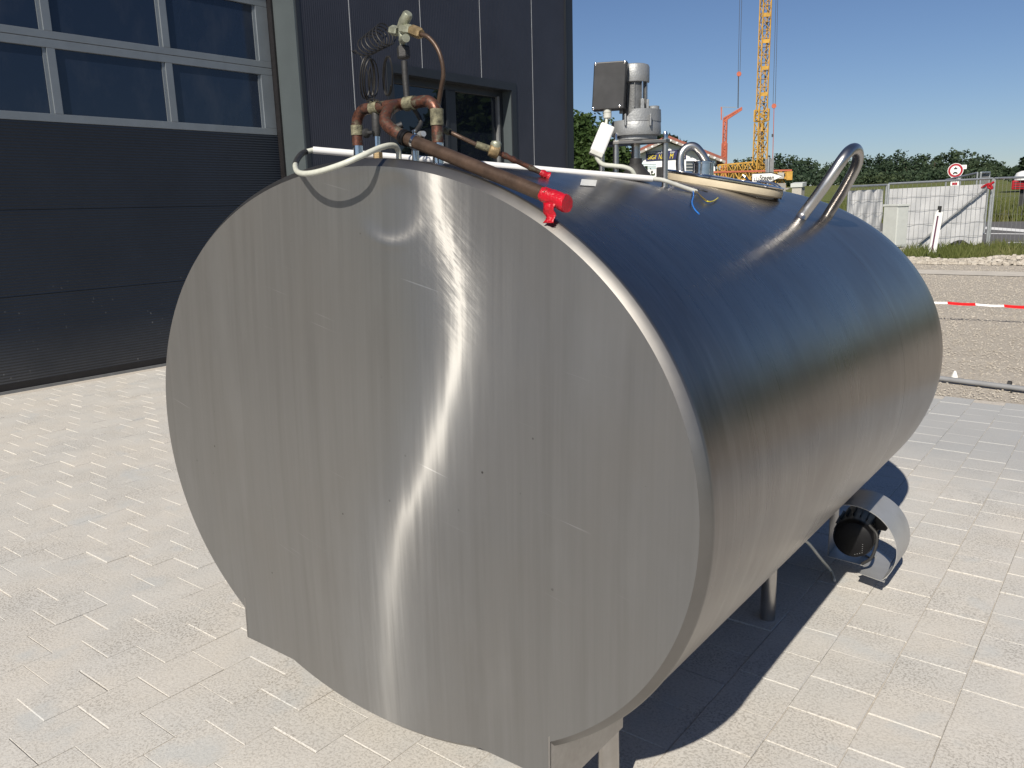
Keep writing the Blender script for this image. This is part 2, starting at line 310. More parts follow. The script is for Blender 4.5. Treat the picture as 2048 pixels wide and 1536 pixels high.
def tarp():
    m, nt, b = new_mat('tarp'); v = coords(nt, 'pos')
    f = noise(nt, v, 3, 4); L(nt, ramp(nt, f, [(0.3, (0.66, 0.66, 0.67)), (0.7, (0.80, 0.80, 0.80))]), b.inputs['Base Color'])
    b.inputs['Roughness'].default_value = 0.55
    tr = nt.nodes.new('ShaderNodeBsdfTranslucent'); tr.inputs[0].default_value = (0.7, 0.7, 0.7, 1)
    mx = nt.nodes.new('ShaderNodeMixShader'); mx.inputs[0].default_value = 0.35
    L(nt, b.outputs[0], mx.inputs[1]); L(nt, tr.outputs[0], mx.inputs[2]); L(nt, mx.outputs[0], nt.nodes['Material Output'].inputs[0])
tarp()
# ------------------------------------------------------------------ mesh helpers
def V3(p): return np.array([float(p[0]), float(p[1]), float(p[2])])
def smooth_path(pts, n=8):
    P = [V3(p) for p in pts]
    if len(P) < 3: return P
    P = [2 * P[0] - P[1]] + P + [2 * P[-1] - P[-2]]; out = []
    for i in range(1, len(P) - 2):
        for k in range(n):
            t = k / n
            out.append(0.5 * ((2 * P[i]) + (P[i + 1] - P[i - 1]) * t + (2 * P[i - 1] - 5 * P[i] + 4 * P[i + 1] - P[i + 2]) * t * t + (3 * P[i] - P[i - 1] - 3 * P[i + 1] + P[i + 2]) * t ** 3))
    out.append(P[-2]); return out
class MB:
    def __init__(s): s.v = []; s.f = []; s.sm = []
    def add(s, vs, fs, sm=False):
        o = len(s.v); s.v += [tuple(map(float, p)) for p in vs]
        for q in fs: s.f.append(tuple(i + o for i in q)); s.sm.append(sm)
        return s
    def hexa(s, c):      # 8 corners: bottom 4 ccw, top 4 ccw
        return s.add(c, [(3, 2, 1, 0), (4, 5, 6, 7), (0, 1, 5, 4), (1, 2, 6, 5), (2, 3, 7, 6), (3, 0, 4, 7)])
    def box(s, a, b):
        x0, x1 = sorted((a[0], b[0])); y0, y1 = sorted((a[1], b[1])); z0, z1 = sorted((a[2], b[2]))
        return s.hexa([(x0, y0, z0), (x1, y0, z0), (x1, y1, z0), (x0, y1, z0), (x0, y0, z1), (x1, y0, z1), (x1, y1, z1), (x0, y1, z1)])
    def obox(s, c, ex, ey, ez, h):   # oriented box, half sizes h
        c, ex, ey, ez = V3(c), V3(ex) * h[0], V3(ey) * h[1], V3(ez) * h[2]
        q = []
        for k in (-1, 1):
            for i, j in ((-1, -1), (1, -1), (1, 1), (-1, 1)): q.append(c + ex * i + ey * j + ez * k)
        return s.hexa(q)
    def bar(s, a, b, w, h=None, up=(0, 0, 1)):
        a, b = V3(a), V3(b); d = b - a; l = np.linalg.norm(d)
        if l < 1e-6: return s
        d /= l; u = V3(up); x = np.cross(d, u)
        if np.linalg.norm(x) < 1e-3: x = np.cross(d, V3((1, 0, 0)))
        x /= np.linalg.norm(x); y = np.cross(x, d); h = h or w
        return s.obox((a + b) / 2, x, d, y, (w / 2, l / 2, h / 2))
    def tube(s, pts, r, n=10, caps=True, sm=True):
        P = [V3(p) for p in pts]; k = len(P); rs = r if hasattr(r, '__len__') else [r] * k
        T = [_unit(P[min(i + 1, k - 1)] - P[max(i - 1, 0)] + 1e-12) for i in range(k)]
        up = V3((0, 0, 1)) if abs(T[0][2]) < 0.9 else V3((1, 0, 0))
        x = _unit(np.cross(T[0], up)); vs = []
        for i in range(k):
            x = x - T[i] * x.dot(T[i]); x = _unit(x); y = np.cross(T[i], x)
            for j in range(n):
                a = 2 * math.pi * j / n; vs.append(P[i] + (x * math.cos(a) + y * math.sin(a)) * rs[i])
        fs = [(i * n + j, i * n + (j + 1) % n, (i + 1) * n + (j + 1) % n, (i + 1) * n + j) for i in range(k - 1) for j in range(n)]
        o = len(s.v); s.add(vs, fs, sm)
        if caps:
            s.f += [tuple(o + j for j in range(n))[::-1], tuple(o + (k - 1) * n + j for j in range(n))]; s.sm += [False, False]
        return s
    def lathe(s, c, axis, prof, n=28, sm=True, ref=None):   # prof: (radius, height along axis)
        c, ax = V3(c), _unit(V3(axis)); up = V3(ref) if ref is not None else (V3((1, 0, 0)) if abs(ax[0]) < 0.9 else V3((0, 1, 0)))
        x = _unit(np.cross(ax, up)); y = np.cross(ax, x); vs = []; k = len(prof)
        for r, h in prof:
            for j in range(n):
                a = 2 * math.pi * j / n; vs.append(c + ax * h + (x * math.cos(a) + y * math.sin(a)) * r)
        fs = [(i * n + j, i * n + (j + 1) % n, (i + 1) * n + (j + 1) % n, (i + 1) * n + j) for i in range(k - 1) for j in range(n)]
        o = len(s.v)
        for i in range(k - 1):
            dr, dh = abs(prof[i + 1][0] - prof[i][0]), abs(prof[i + 1][1] - prof[i][1])
        s.add(vs, fs, sm)
        if prof[0][0] > 1e-5: s.f.append(tuple(o + j for j in range(n))[::-1]); s.sm.append(False)
        if prof[-1][0] > 1e-5: s.f.append(tuple(o + (k - 1) * n + j for j in range(n))); s.sm.append(False)
        return s
    def prism(s, poly, d):     # closed 3D polygon pushed along d
        P = [V3(p) for p in poly]; d = V3(d); n = len(P)
        return s.add(P + [p + d for p in P], [tuple(range(n))[::-1], tuple(range(n, 2 * n))] + [(i, (i + 1) % n, n + (i + 1) % n, n + i) for i in range(n)])
    def build(s, name, mat, parent=None, base=None, kind=None, label=None, sharp=None, bevel=0.0):
        me = bpy.data.meshes.new(name)
        b0 = V3(base) if base is not None else (V3(parent['_b']) if parent is not None else np.zeros(3))
        vs = np.array(s.v) - b0
        me.from_pydata([tuple(p) for p in vs], [], s.f)
        me.polygons.foreach_set('use_smooth', s.sm)
        me.update()
        o = bpy.data.objects.new(name, me); COL.objects.link(o)
        me.materials.append(MATS[mat] if isinstance(mat, str) else mat)
        if parent is not None: o.parent = parent
        elif base is not None: o.location = tuple(b0)
        o['_b'] = tuple(b0)
        if kind: o['kind'] = kind
        if label: o['label'] = label
        if any(s.sm) and not all(s.sm) or sharp:
            try: me.set_sharp_from_angle(angle=math.radians(sharp or 40))
            except Exception: pass
        if bevel:
            md = o.modifiers.new('bevel', 'BEVEL'); md.width = bevel; md.segments = 2; md.limit_method = 'ANGLE'
        return o
def thing(name, label, cat, base, group=None):
    o = bpy.data.objects.new(name, None); COL.objects.link(o); o.location = tuple(map(float, base)); o['_b'] = tuple(map(float, base))
    o.empty_display_size = 0.1; o['label'] = label; o['category'] = cat
    if group: o['group'] = group
    return o
def tag(o, label, cat, group=None):
    o['label'] = label; o['category'] = cat
    if group: o['group'] = group
    return o
def text_mesh(txt, size, origin, ex, ey, thick, shear=0.0, bold=0.02):
    cu = bpy.data.curves.new('lettering', 'FONT'); cu.body = txt; cu.size = size; cu.shear = shear; cu.extrude = thick / 2; cu.offset = bold * size
    to = bpy.data.objects.new('lettering', cu); COL.objects.link(to)
    me = bpy.data.meshes.new_from_object(to.evaluated_get(bpy.context.evaluated_depsgraph_get()))
    ex, ey = _unit(V3(ex)), _unit(V3(ey)); ez = np.cross(ex, ey); mb = MB()
    mb.add([V3(origin) + ex * v.co.x + ey * v.co.y + ez * v.co.z for v in me.vertices], [tuple(p.vertices) for p in me.polygons])
    w = max((v.co.x for v in me.vertices), default=0)
    bpy.data.objects.remove(to); bpy.data.curves.remove(cu); bpy.data.meshes.remove(me)
    return mb, w

# ================================================================== SETTING
# terrain: one sheet to the horizon, rising gently to the wood
def terr(x, y):
    D = math.hypot(x, y); t = min(1, max(0, (D - 60) / 260)); z = 5.6 * t * t * (3 - 2 * t)
    if D > 320: z += (D - 320) * 0.012
    return z - 0.035
mb = MB(); xs = [-1600, -900, -500] + [-400 + 25 * i for i in range(25)] + [260, 400, 700, 1300]; ys = [-300, -120, -40, 0, 15, 30, 45] + [60 + 20 * i for i in range(18)] + [480, 700, 1100, 1800]
mb.add([(x, y, terr(x, y)) for y in ys for x in xs], [(j * len(xs) + i, j * len(xs) + i + 1, (j + 1) * len(xs) + i + 1, (j + 1) * len(xs) + i) for j in range(len(ys) - 1) for i in range(len(xs) - 1)], True)
mb.build('ground', 'meadow', kind='structure')
def sheet(name, mat, x0, x1, y0, y1, z, nx=1, ny=1, amp=0.0, kind='structure', seed=1, fn=None):
    rr = random.Random(seed); mb = MB()
    vs = [(x0 + (x1 - x0) * i / nx, y0 + (y1 - y0) * j / ny, z + (rr.uniform(-amp, amp) if 0 < j < ny else 0) + (fn(x0 + (x1 - x0) * i / nx, y0 + (y1 - y0) * j / ny) if fn else 0)) for j in range(ny + 1) for i in range(nx + 1)]
    mb.add(vs, [(j * (nx + 1) + i, j * (nx + 1) + i + 1, (j + 1) * (nx + 1) + i + 1, (j + 1) * (nx + 1) + i) for j in range(ny) for i in range(nx)], amp > 0)
    return mb.build(name, mat, kind=kind)
GY0, GY1 = 6.78, 21.5
sheet('gravel_lot', 'gravel', -70, 45, GY0, GY1, -0.018, 120, 60, 0.010)
sheet('concrete_strip', 'concrete_warm', -70, 45, 17.55, 18.55, -0.003, 1, 1)
sheet('grass_verge', 'verge_soil', -70, 45, GY1 - 0.6, 27.4, -0.012, 90, 14, 0.02)
sheet('road', 'asphalt', -140, 120, 27.0, 51.2, 0.0)
sheet('dirt_strip', 'dirt', -120, 90, 58, 66, 0.0, 1, 1)
sheet('far_yard', 'gravel', -120, -11, 51.4, 58, -0.01, 1, 1)
# painted road lines (parts of the road)
road = bpy.data.objects['road']
def line(p0, p1, w, ext=0.0):
    a, c = on_z(*p0), on_z(*p1); d = _unit(c - a); n = np.array([-d[1], d[0], 0]); a = a - d * ext; c = c + d * ext
    mb = MB(); mb.add([a - n * w / 2 + [0, 0, .005], c - n * w / 2 + [0, 0, .005], c + n * w / 2 + [0, 0, .005], a + n * w / 2 + [0, 0, .005]], [(0, 1, 2, 3)])
    mb.build('lane_marking', 'road_paint', road)
line((1965, 455.5), (2048, 461.5), 1.1, 14); line((1960, 467), (2048, 468.2), 0.5, 30); line((2016, 485), (2048, 485.3), 0.45, 0.0); line((2075, 485.5), (2190, 487), 0.45)
# pebbles lying on the gravel, piled along the verge
def pebbles(name, n, box, smin, smax, seed, pile=0.0):
    rr = random.Random(seed); mb = MB()
    for i in range(n):
        y = box[2] + (box[3] - box[2]) * rr.random() ** 1.15
        if 17.5 < y < 18.6: continue
        x = rr.uniform(box[0] - 0.35 * max(0, y - 7), box[1]); r = rr.uniform(smin, smax) * (1 + (y - 7) * 0.03)
        z = -0.012 + pile * math.exp(-((y - 20.9) / 0.5) ** 2) * (0.6 + 0.4 * math.sin(x * 2.1)) * rr.random(); a = rr.uniform(0, 3.1); c, s = math.cos(a), math.sin(a); e = rr.uniform(0.6, 1)
        q = [(c * r, s * r, 0), (-s * r * e, c * r * e, 0), (-c * r, -s * r, 0), (s * r * e, -c * r * e, 0)]
        t = rr.uniform(0.4, 0.8) * r
        vs = [(x + p[0], y + p[1], z) for p in q] + [(x + p[0] * .6, y + p[1] * .6, z + t) for p in q]
        mb.add(vs, [(4, 5, 6, 7), (0, 1, 5, 4), (1, 2, 6, 5), (2, 3, 7, 6), (3, 0, 4, 7)])
    o = mb.build(name, 'pebble', kind='stuff'); return o
tag(pebbles('gravel_stones', 26000, (-2.5, 1.0, 6.85, 20.3), 0.004, 0.0115, 3), 'loose pale gravel stones strewn over the lot beside the paving', 'gravel')
tag(pebbles('gravel_heap', 3500, (-2.0, 0.5, 20.2, 21.4), 0.02, 0.06, 4, 0.16), 'low bank of stones heaped along the grass verge', 'gravel')

# ------------------------------------------------------------------ paved yard
PW, PL = 0.2, 0.197
yard = sheet('paved_yard', 'sand_bed', -7.9, 4.0, -4.0, GY0, -0.0035)
sheet('yard_apron', 'paver_stone', -7.9, 7.0, -30.0, -4.004, -0.004); sheet('side_apron', 'paver_stone', 4.004, 7.0, -4.0, GY0, -0.004)
def paver_mesh(name, seed):
    rr = random.Random(seed); g = 0.0011; hx, hy = PW / 2 - g, PL / 2 - g; cx = 0.002; cy = rr.choice((0.0008, 0.0012, 0.0018, 0.0024, 0.003)); d = rr.uniform(.0010, .0024)
    t = [rr.uniform(-.0012, .0012) for _ in range(4)]
    vs = [(-hx, -hy, -.05), (hx, -hy, -.05), (hx, hy, -.05), (-hx, hy, -.05), (-hx, -hy, -d), (hx, -hy, -d), (hx, hy, -d), (-hx, hy, -d),
          (-hx + cx, -hy + cy, t[0] + .001), (hx - cx, -hy + cy, t[1] + .001), (hx - cx, hy - cy * .5, t[2]), (-hx + cx, hy - cy * .5, t[3])]
    fs = [(8, 9, 10, 11)] + [(4 + i, 4 + (i + 1) % 4, 8 + (i + 1) % 4, 8 + i) for i in range(4)] + [(i, (i + 1) % 4, 4 + (i + 1) % 4, 4 + i) for i in range(4)]
    return vs, fs
PM = []
for k in range(14):
    vs, fs = paver_mesh('paver', k); me = bpy.data.meshes.new('paver'); me.from_pydata(vs, [], fs); me.update(); me.materials.append(MATS['paver_stone']); PM.append((me, vs, fs))
TP = V3((-1.4344, 1.2728, .9174)); TA, TB, TL, TN, TT, TPS = .8727, .6942, 2.233, 2.0452, .0266, .0155
ct, st_, cp, sp_ = math.cos(TT), math.sin(TT), math.cos(TPS), math.sin(TPS)
TM = np.array([[cp, -sp_ * ct, -sp_ * st_], [sp_, cp * ct, cp * st_], [0, -st_, ct]])     # tank axes in world
def T(l): return TM @ V3(l) + TP
def Td(l): return TM @ V3(l)
def Ti(w): return TM.T @ (V3(w) - TP)
def hidden(p):
    for s in np.linspace(0.35, 0.97, 40):
        q = Ti(C0 + (V3(p) - C0) * s)
        if -.05 < q[1] < TL and (abs(q[0]) / TA) ** 2 + (abs(q[2]) / TB) ** 2 < 0.98: return True
    return False
cells = []
ncol = int((4.0 + 7.86) / PW)
for i in range(-40, 24):
    x = -0.918 + PW * (i + 0.5)
    if x - PW / 2 < -7.86 or x > 3.9: continue
    off = 0.0 if i % 2 else PL / 2
    for j in range(-30, 60):
        y = 2.627 + off + PL * (j + .5)
        if y - PL / 2 < -3.9 or y + PL / 2 > GY0 - 0.01: continue
        px, py, dz = proj((x, y, 0)) if (V3((x, y, 0)) - C0) @ f_ > 0.3 else (-1e4, 0, 1)
        vis = -40 < px < 2090 and 0 < py < 1590 and not hidden((x, y, 0))
        cells.append((0 if vis else 1, math.hypot(x, y), x, y))
cells.sort()
rr = random.Random(11); rest = MB(); nobj = 0
for vis, D, x, y in cells:
    k = rr.randrange(14); z = rr.uniform(-.0016, .0016)
    if vis == 0 and nobj < 300:
        o = bpy.data.objects.new('paver', PM[k][0]); COL.objects.link(o); o.location = (x + rr.uniform(-.0012, .0012), y + rr.uniform(-.0015, .0015), z); o.rotation_euler = (rr.uniform(-.004, .008), rr.uniform(-.004, .004), rr.uniform(-.004, .004)); o.parent = yard
        nobj += 1
    else:
        rest.add([(v[0] + x, v[1] + y, v[2] + z) for v in PM[k][1]], PM[k][2])
rest.build('further_pavers', 'paver_stone', yard, kind='stuff')
tag(yard, 'pale dusty concrete block paving', 'paving'); del yard['category']; yard['kind'] = 'structure'

# ------------------------------------------------------------------ industrial hall
XW, XD = -7.45, -7.87
DY1 = 5.95
hall = thing('industrial_hall', 'anthracite metal hall with glazed sectional garage door and small window', 'building', (XW, 5.0, 0))
HT = 7.2
def hb(name, mat, a, b, parent=hall, bev=0.0, **k): return MB().box(a, b).build(name, mat, parent, bevel=bev, **k)
# core volume behind the cladding
mb = MB(); mb.box((-24, -9, 0), (-8.35, 11.15, HT - .05)); mb.build('core_wall', 'dark_interior', hall)
# wall panels between the door and the far corner, window cut out
WY0, WY1, WZ0, WZ1 = 7.36, 9.685, 0.95, 3.105
seams = [6.03, 6.73, 7.885, 9.04, 10.215, 11.06]
for i in range(5):
    y0, y1 = seams[i] + (0.003 if i else 0), seams[i + 1] - 0.003
    mb = MB()
    a0, a1 = max(y0, WY0), min(y1, WY1)
    if a1 <= a0: mb.box((XW - .12, y0, 0), (XW, y1, HT))
    else:
        MB().box((XW - .12, y0, 0), (XW, y1, WZ0 - .0005)).build('wall_panel', 'wall_ribbed', hall); mb.box((XW - .12, y0, WZ1), (XW, y1, HT))
        if y0 < WY0 - .01: MB().box((XW - .12, y0, WZ0), (XW, WY0, WZ1 - .0005)).build('wall_panel', 'wall_ribbed', hall)
        if y1 > WY1 + .01: MB().box((XW - .12, WY1, WZ0), (XW, y1, WZ1 - .0005)).build('wall_panel', 'wall_ribbed', hall)
    mb.build('wall_panel', 'wall_ribbed', hall)
    if 0 < i:
        zz = [(0.0, HT)] if not (WY0 - .1 < seams[i] < WY1 + .1) else [(0, WZ0 - .1), (WZ1 + .1, HT)]
        for za, zb in zz: hb('joint_glint', 'glint_grey', (XW - .02, seams[i] - .0045, za), (XW + .0015, seams[i] + .0045, zb))  # light grey strips paint the sun caught on the panel joint edges
hb('corner_trim', 'trim_dark', (XW - .15, 11.06, 0), (XW + .012, 11.27, HT)); hb('corner_bead', 'trim_dark', (XW + .012, 11.075, 0), (XW + .02, 11.09, HT))
hb('end_wall', 'wall_ribbed', (-24, 11.15, 0), (XW - .15, 11.26, HT))
hb('roof_edge', 'trim_dark', (-24, -9, HT), (XW + .05, 11.3, HT + .25))
# door opening: jamb facing the yard's near end, corner trim, lintel
hb('door_jamb', 'jamb_grey', (-7.80, DY1 + .008, 0), (XW - .002, DY1 + .03, 5.0)); hb('corner_trim', 'trim_dark', (XW - .1, DY1 + .03, 0), (XW + .008, 6.03, HT))
hb('door_lintel', 'jamb_grey', (XD - .1, -1.2, 5.0), (XW - .002, DY1 + .03, 5.15))
for i in range(6):
    y1 = DY1 + .03 - i * 1.2; hb('wall_panel', 'wall_ribbed', (XW - .12, y1 - 1.194, 5.15), (XW, y1, HT))
hb('wall_panel', 'wall_ribbed', (XW - .12, -8.9, 0), (XW, -1.2, HT)); hb('door_seal', 'seal_black', (XD - .02, DY1 - .018, 0), (-7.80, DY1 + .03, 5.0))
# sectional door
dr = hb('sectional_door', 'dark_interior', (XD - .10, -1.2, 0.0), (XD - .06, DY1 - .02, 4.98)); dr['label'] = 'dark sectional garage door with two rows of glazing above ribbed panels'
for z0, z1 in ((0.085, .835), (.839, 1.580), (1.584, 2.338)): hb('door_section', 'door_panel', (XD - .05, -1.15, z0), (XD, DY1 - .02, z1), dr)
hb('bottom_seal', 'seal_black', (XD - .045, -1.15, 0.02), (XD + .004, DY1 - .02, .085), dr); hb('threshold', 'galv_dull', (XD - .05, -1.15, -.004), (XD + .03, DY1, .02), hall)
cols = []; y = 5.781
ystile = [(5.781, DY1 - .02)]; yy = 4.708
while yy > -1.1: ystile.append((yy - .037, yy + .037)); yy -= 1.114
ystile.append((-1.15, -1.05))
def glz(z0, z1, r0, r1):
    # rails and stiles as butted bars with chamfer, panes recessed
    hb('rail', 'door_frame', (XD - .05, -1.15, z0), (XD, DY1 - .02, r0), dr, 0.004); hb('rail', 'door_frame', (XD - .05, -1.15, r1), (XD, DY1 - .02, z1), dr, 0.004)
    for a, c in ystile: hb('stile', 'door_frame', (XD - .05, a, r0 + .0005), (XD - .001, c, r1 - .0005), dr, 0.003)
    e = sorted(ystile)
    for (a, c), (a2, c2) in zip(e[:-1], e[1:]): 
        hb('pane', 'door_glass', (XD - .038, c - .004, r0 - .004), (XD - .026, a2 + .004, r1 + .004), dr)
        hb('glazing_bead', 'door_frame', (XD - .026, a2 - .030, r0 + .001), (XD - .016, a2 - .001, r1 - .001), dr)
glz(2.341, 3.043, 2.412, 2.970); glz(3.047, 3.76, 3.112, 3.67)
glz(3.764, 4.48, 3.83, 4.39); hb('door_section', 'door_panel', (XD - .05, -1.15, 4.484), (XD, DY1 - .02, 4.98), dr)
# small window in deep reveal
win = MB()
tw = .105
for a, c in (((WY0 - tw, WZ1), (WY1 + tw, WZ1 + tw)), ((WY0 - tw, WZ0 - tw), (WY1 + tw, WZ0)), ((WY0 - tw, WZ0), (WY0, WZ1)), ((WY1, WZ0), (WY1 + tw, WZ1))):
    win.box((XW - .001, a[0], a[1]), (XW + .014, c[0], c[1]))
w_ = win.build('window', 'trim_dark', hall); w_['label'] = 'small dark framed window reflecting trees'
XR = XW - .15
def wb(name, mat, a, b, bev=0.0): return MB().box(a, b).build(name, mat, w_, bevel=bev)
wb('reveal', 'jamb_grey', (XR, WY1 - .006, WZ0 + .002), (XW - .002, WY1 + .02, WZ1 - .006)); wb('reveal', 'jamb_grey', (XR, WY0 - .02, WZ0 + .002), (XW - .002, WY0 + .006, WZ1 - .006))
wb('reveal', 'trim_dark', (XR, WY0 - .02, WZ1 - .006), (XW - .003, WY1 + .018, WZ1 + .02)); wb('sill', 'jamb_grey', (XR, WY0 - .02, WZ0 - .02), (XW + .05, WY1 + .02, WZ0))
for a, c in (((WY0, WZ1 - .09), (WY1, WZ1)), ((WY0, WZ0), (WY1, WZ0 + .07)), ((WY0, WZ0 + .071), (WY0 + .07, WZ1 - .091)), ((WY1 - .09, WZ0 + .071), (WY1, WZ1 - .091)), ((8.50, WZ0 + .071), (8.66, WZ1 - .071))):
    wb('frame', 'trim_dark', (XR - .06, a[0], a[1]), (XR, c[0], c[1]), 0.006)
for y0, y1 in ((WY0 + .07, 8.50), (8.66, WY1 - .09)):
    wb('casement', 'galv_dull' if y0 > 8.6 else 'trim_dark', (XR - .05, y1 - .05, WZ0 + .075), (XR + .012, y1 - .002, WZ1 - .075), 0.004)
    wb('pane', 'window_glass', (XR - .045, y0 + .002, WZ0 + .08), (XR - .03, y1 - .05, WZ1 - .08))
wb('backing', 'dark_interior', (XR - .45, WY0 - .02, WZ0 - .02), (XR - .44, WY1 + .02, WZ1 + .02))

# ================================================================== MILK TANK
tank = thing('milk_cooling_tank', 'large oval stainless steel milk cooling tank lying on short legs on the paving', 'tank', (TP[0] + .0, TP[1] + 1.0, 0.0))
def se(th, da=0.0, n=TN):
    c, s = math.cos(th), math.sin(th)
    return (math.copysign(abs(c) ** (2 / n), c) * (TA + da), math.copysign(abs(s) ** (2 / n), s) * (TB + da))
def zs(x): return TB * (1 - (abs(x) / TA) ** TN) ** (1 / TN)
tbase = T((0, -.042, 0))
def local_obj(o):      # give a tank part the tank's own axes, so its grain follows the metal
    me = o.data; b0 = V3(o['_b']); inv = TM.T
    co = np.empty(len(me.vertices) * 3); me.vertices.foreach_get('co', co); co = co.reshape(-1, 3) + b0
    me.vertices.foreach_set('co', ((co - TP) @ TM).ravel()); me.update()
    par = V3(tank['_b'])
    o.location = tuple(TP - par); o.rotation_euler = Matrix([list(r) for r in TM]).to_euler()
    return o
def ring_strip(stations, n=160, sm=True, closed=True):   # stations: (inset da, y)
    mb = MB(); vs = []
    for da, y in stations:
        for j in range(n):
            x, z = se(2 * math.pi * j / n, da); vs.append(T((x, y, z)))
    k = len(stations)
    mb.add(vs, [(i * n + (j + 1) % n, i * n + j, (i + 1) * n + j, (i + 1) * n + (j + 1) % n) for i in range(k - 1) for j in range(n)], sm)
    return mb
# shell in three courses with a fine lap at each seam
rr = random.Random(5)
def course(y0, y1, da, ny=14):
    return ring_strip([(da, y0 + (y1 - y0) * i / ny) for i in range(ny + 1)])
local_obj(course(0.004, 1.5348, 0.0).build('shell', 'steel_shell', tank, label='brushed steel shell reflecting blue sky'))
local_obj(ring_strip([(-.004, 1.5362), (0, 1.5362), (0, 1.80), (0, 2.12), (-.0005, 2.155), (-.006, TL), (-.03, TL + .03), (-.05, TL + .045)]).build('rear_shell', 'steel_shell', tank, sharp=18))
mb = ring_strip([(-.05, TL + .045), (-.2, TL + .06)]); vs = [T((*[se(2 * math.pi * j / 160, -.2)[0]], TL + .06, se(2 * math.pi * j / 160, -.2)[1])) for j in range(160)]; mb.add(vs, [tuple(range(160))]); mb.build('rear_end', 'steel_rim', tank)
# front rim: knuckle rolled from the end plate to a lapped collar
RI, FY = -.0165, -.020
prof = [(RI - .004, FY + .003), (RI - .0005, FY + .0012), (RI * .6, FY * .64), (-.0035, -.0065), (-.0005, -.0030), (.0012, 0.0005), (.0016, .005), (.0016, .060)]
local_obj(ring_strip(prof[:-1], 200).build('front_rim', 'steel_rim', tank, sharp=14))
# front end plate: slight dish, a dent near the top, sheet a little wavy
def face_y(x, z):
    r2 = (abs(x) / (TA + RI)) ** TN + (abs(z) / (TB + RI)) ** TN; k = max(0.0, 1 - r2)
    y = FY - 0.016 * k ** 1.35
    dx, dz = x - .125, z - .575; rd = math.hypot(dx / .078, dz / .055 if dz < 0 else dz / .075)
    if rd < 1.6: y += 0.0050 * (1 / (1 + math.exp((rd - 1) * 9)))  - 0.0012 * math.exp(-((rd - 1.22) / .16) ** 2)
    y += 0.0016 * math.sin(x * 5.1 + 1.3) * math.sin(z * 4.0 + .4) * min(1, k * 4)
    return y
mb = MB(); NR, NA = 90, 240; vs = [T((0, face_y(0, 0), 0))]
for i in range(1, NR + 1):
    r = (i / NR) ** 0.85
    for j in range(NA):
        x, z = se(2 * math.pi * j / NA, RI); x *= r; z *= r; vs.append(T((x, face_y(x, z), z)))
fs = [(0, 1 + j, 1 + (j + 1) % NA) for j in range(NA)] + [(1 + i * NA + j, 1 + (i + 1) * NA + j, 1 + (i + 1) * NA + (j + 1) % NA, 1 + i * NA + (j + 1) % NA) for i in range(NR - 1) for j in range(NA)]
mb.add(vs, fs, True); local_obj(mb.build('end_plate', 'steel_end', tank, label='dull brushed steel end plate with a dent near the top'))
# feet of the end plate, left and right, with side skirt
for s in (-1, 1):
    poly = []
    for i in range(13):
        x = .535 - (.535 - .285) * i / 12; poly.append((s * x, FY + .0008, -(TB + RI) * (1 - (x / (TA + RI)) ** TN) ** (1 / TN) + .012))
    poly = poly + [(s * .285, FY + .0008, -.634), (s * .30, FY + .0008, -.632), (s * .535, FY + .0008, -.629)]
    if s < 0: poly = poly[::-1]
    mb = MB().prism([T(p) for p in poly], Td((0, .004, 0))); local_obj(mb.build('plate_foot', 'steel_end', tank))
    ytop = lambda y: -(TB - .002) * (1 - (.533 / TA) ** TN) ** (1 / TN) + .02
    sk = [(s * .535, FY, -.50), (s * .535, FY, -.629), (s * .535, .03, -.675), (s * .535, .30, -.675), (s * .535, .30, -.53)]
    mb = MB().prism([T(p) for p in (sk if s > 0 else sk[::-1])], Td((-s * .004, 0, 0))); mb.build('side_skirt', 'steel_dull', tank)
# legs with cone bracket and foot
for x, y in ((.493, .30), (.493, 1.448), (-.493, .30), (-.493, 1.448)):
    g = T((x, y, -.6)); top = g[2]
    mb = MB().lathe((g[0], g[1], 0.0), (0, 0, 1), [(.001, 0), (.026, 0), (.027, .004), (.0265, top - .08), (.0265, top + .08)], 24)
    lg = mb.build('leg', 'steel_tube', tank)
    MB().lathe((g[0], g[1], top - .06), (0, 0, 1), [(.030, 0), (.031, .012), (.058, .065), (.075, .12)], 24).build('leg_socket', 'steel_dull', lg)

def spx(px, py, y): # tank-local point on the plane y=const seen at a photograph pixel
    o = Ti(C0); d = TM.T @ wray(px, py); return o + d * ((y - o[1]) / d[1])
def spz(px, py, z):
    o = Ti(C0); d = TM.T @ wray(px, py); return o + d * ((z - o[2]) / d[2])
# ---- rail handle on the far shoulder
pts = [spx(1594, 446, 1.47), spx(1604, 433, 1.49), spx(1614, 419, 1.495), spx(1626, 403, 1.50), spx(1657, 360, 1.51), spx(1684, 320, 1.53), spx(1699, 302, 1.57), spx(1711, 298, 1.63), spx(1716, 310, 1.69), spx(1712, 332, 1.73), spx(1692, 371, 1.76), spx(1668, 410, 1.79), spx(1655, 432, 1.80)]
MB().tube([T(p) for p in smooth_path(pts, 8)], .0188, 18).build('rail_handle', 'steel_tube', tank)

# ---- manhole: neck, cream gasket, lid with arch pipe and capped neck
lc = V3((.222, 1.54, .662)); ax = _unit(V3((.187, .026, .982)))
mb = MB().lathe(T(lc), Td(ax), [(.18, -.06), (.18, .006)], 48); mb.build('manhole_neck', 'steel_rim', tank)
g_ = MB().lathe(T(lc), Td(ax), [(.17, .001), (.200, .001), (.206, .006), (.2075, .016), (.206, .026), (.200, .030), (.17, .030)], 64).build('gasket', 'gasket', tank, label='cream rubber gasket ring under the lid')
lid = MB().lathe(T(lc), Td(ax), [(.203, .0305), (.2085, .0315), (.2085, .036), (.204, .0385), (.17, .041), (.10, .043), (.0005, .044)], 64).build('manhole_lid', 'steel_polished', tank)
u_ = _unit(np.cross(ax, V3((0, 1, 0)))); w_2 = np.cross(ax, u_)
def lp(a, c, h): return T(lc + u_ * a + w_2 * c + ax * h)
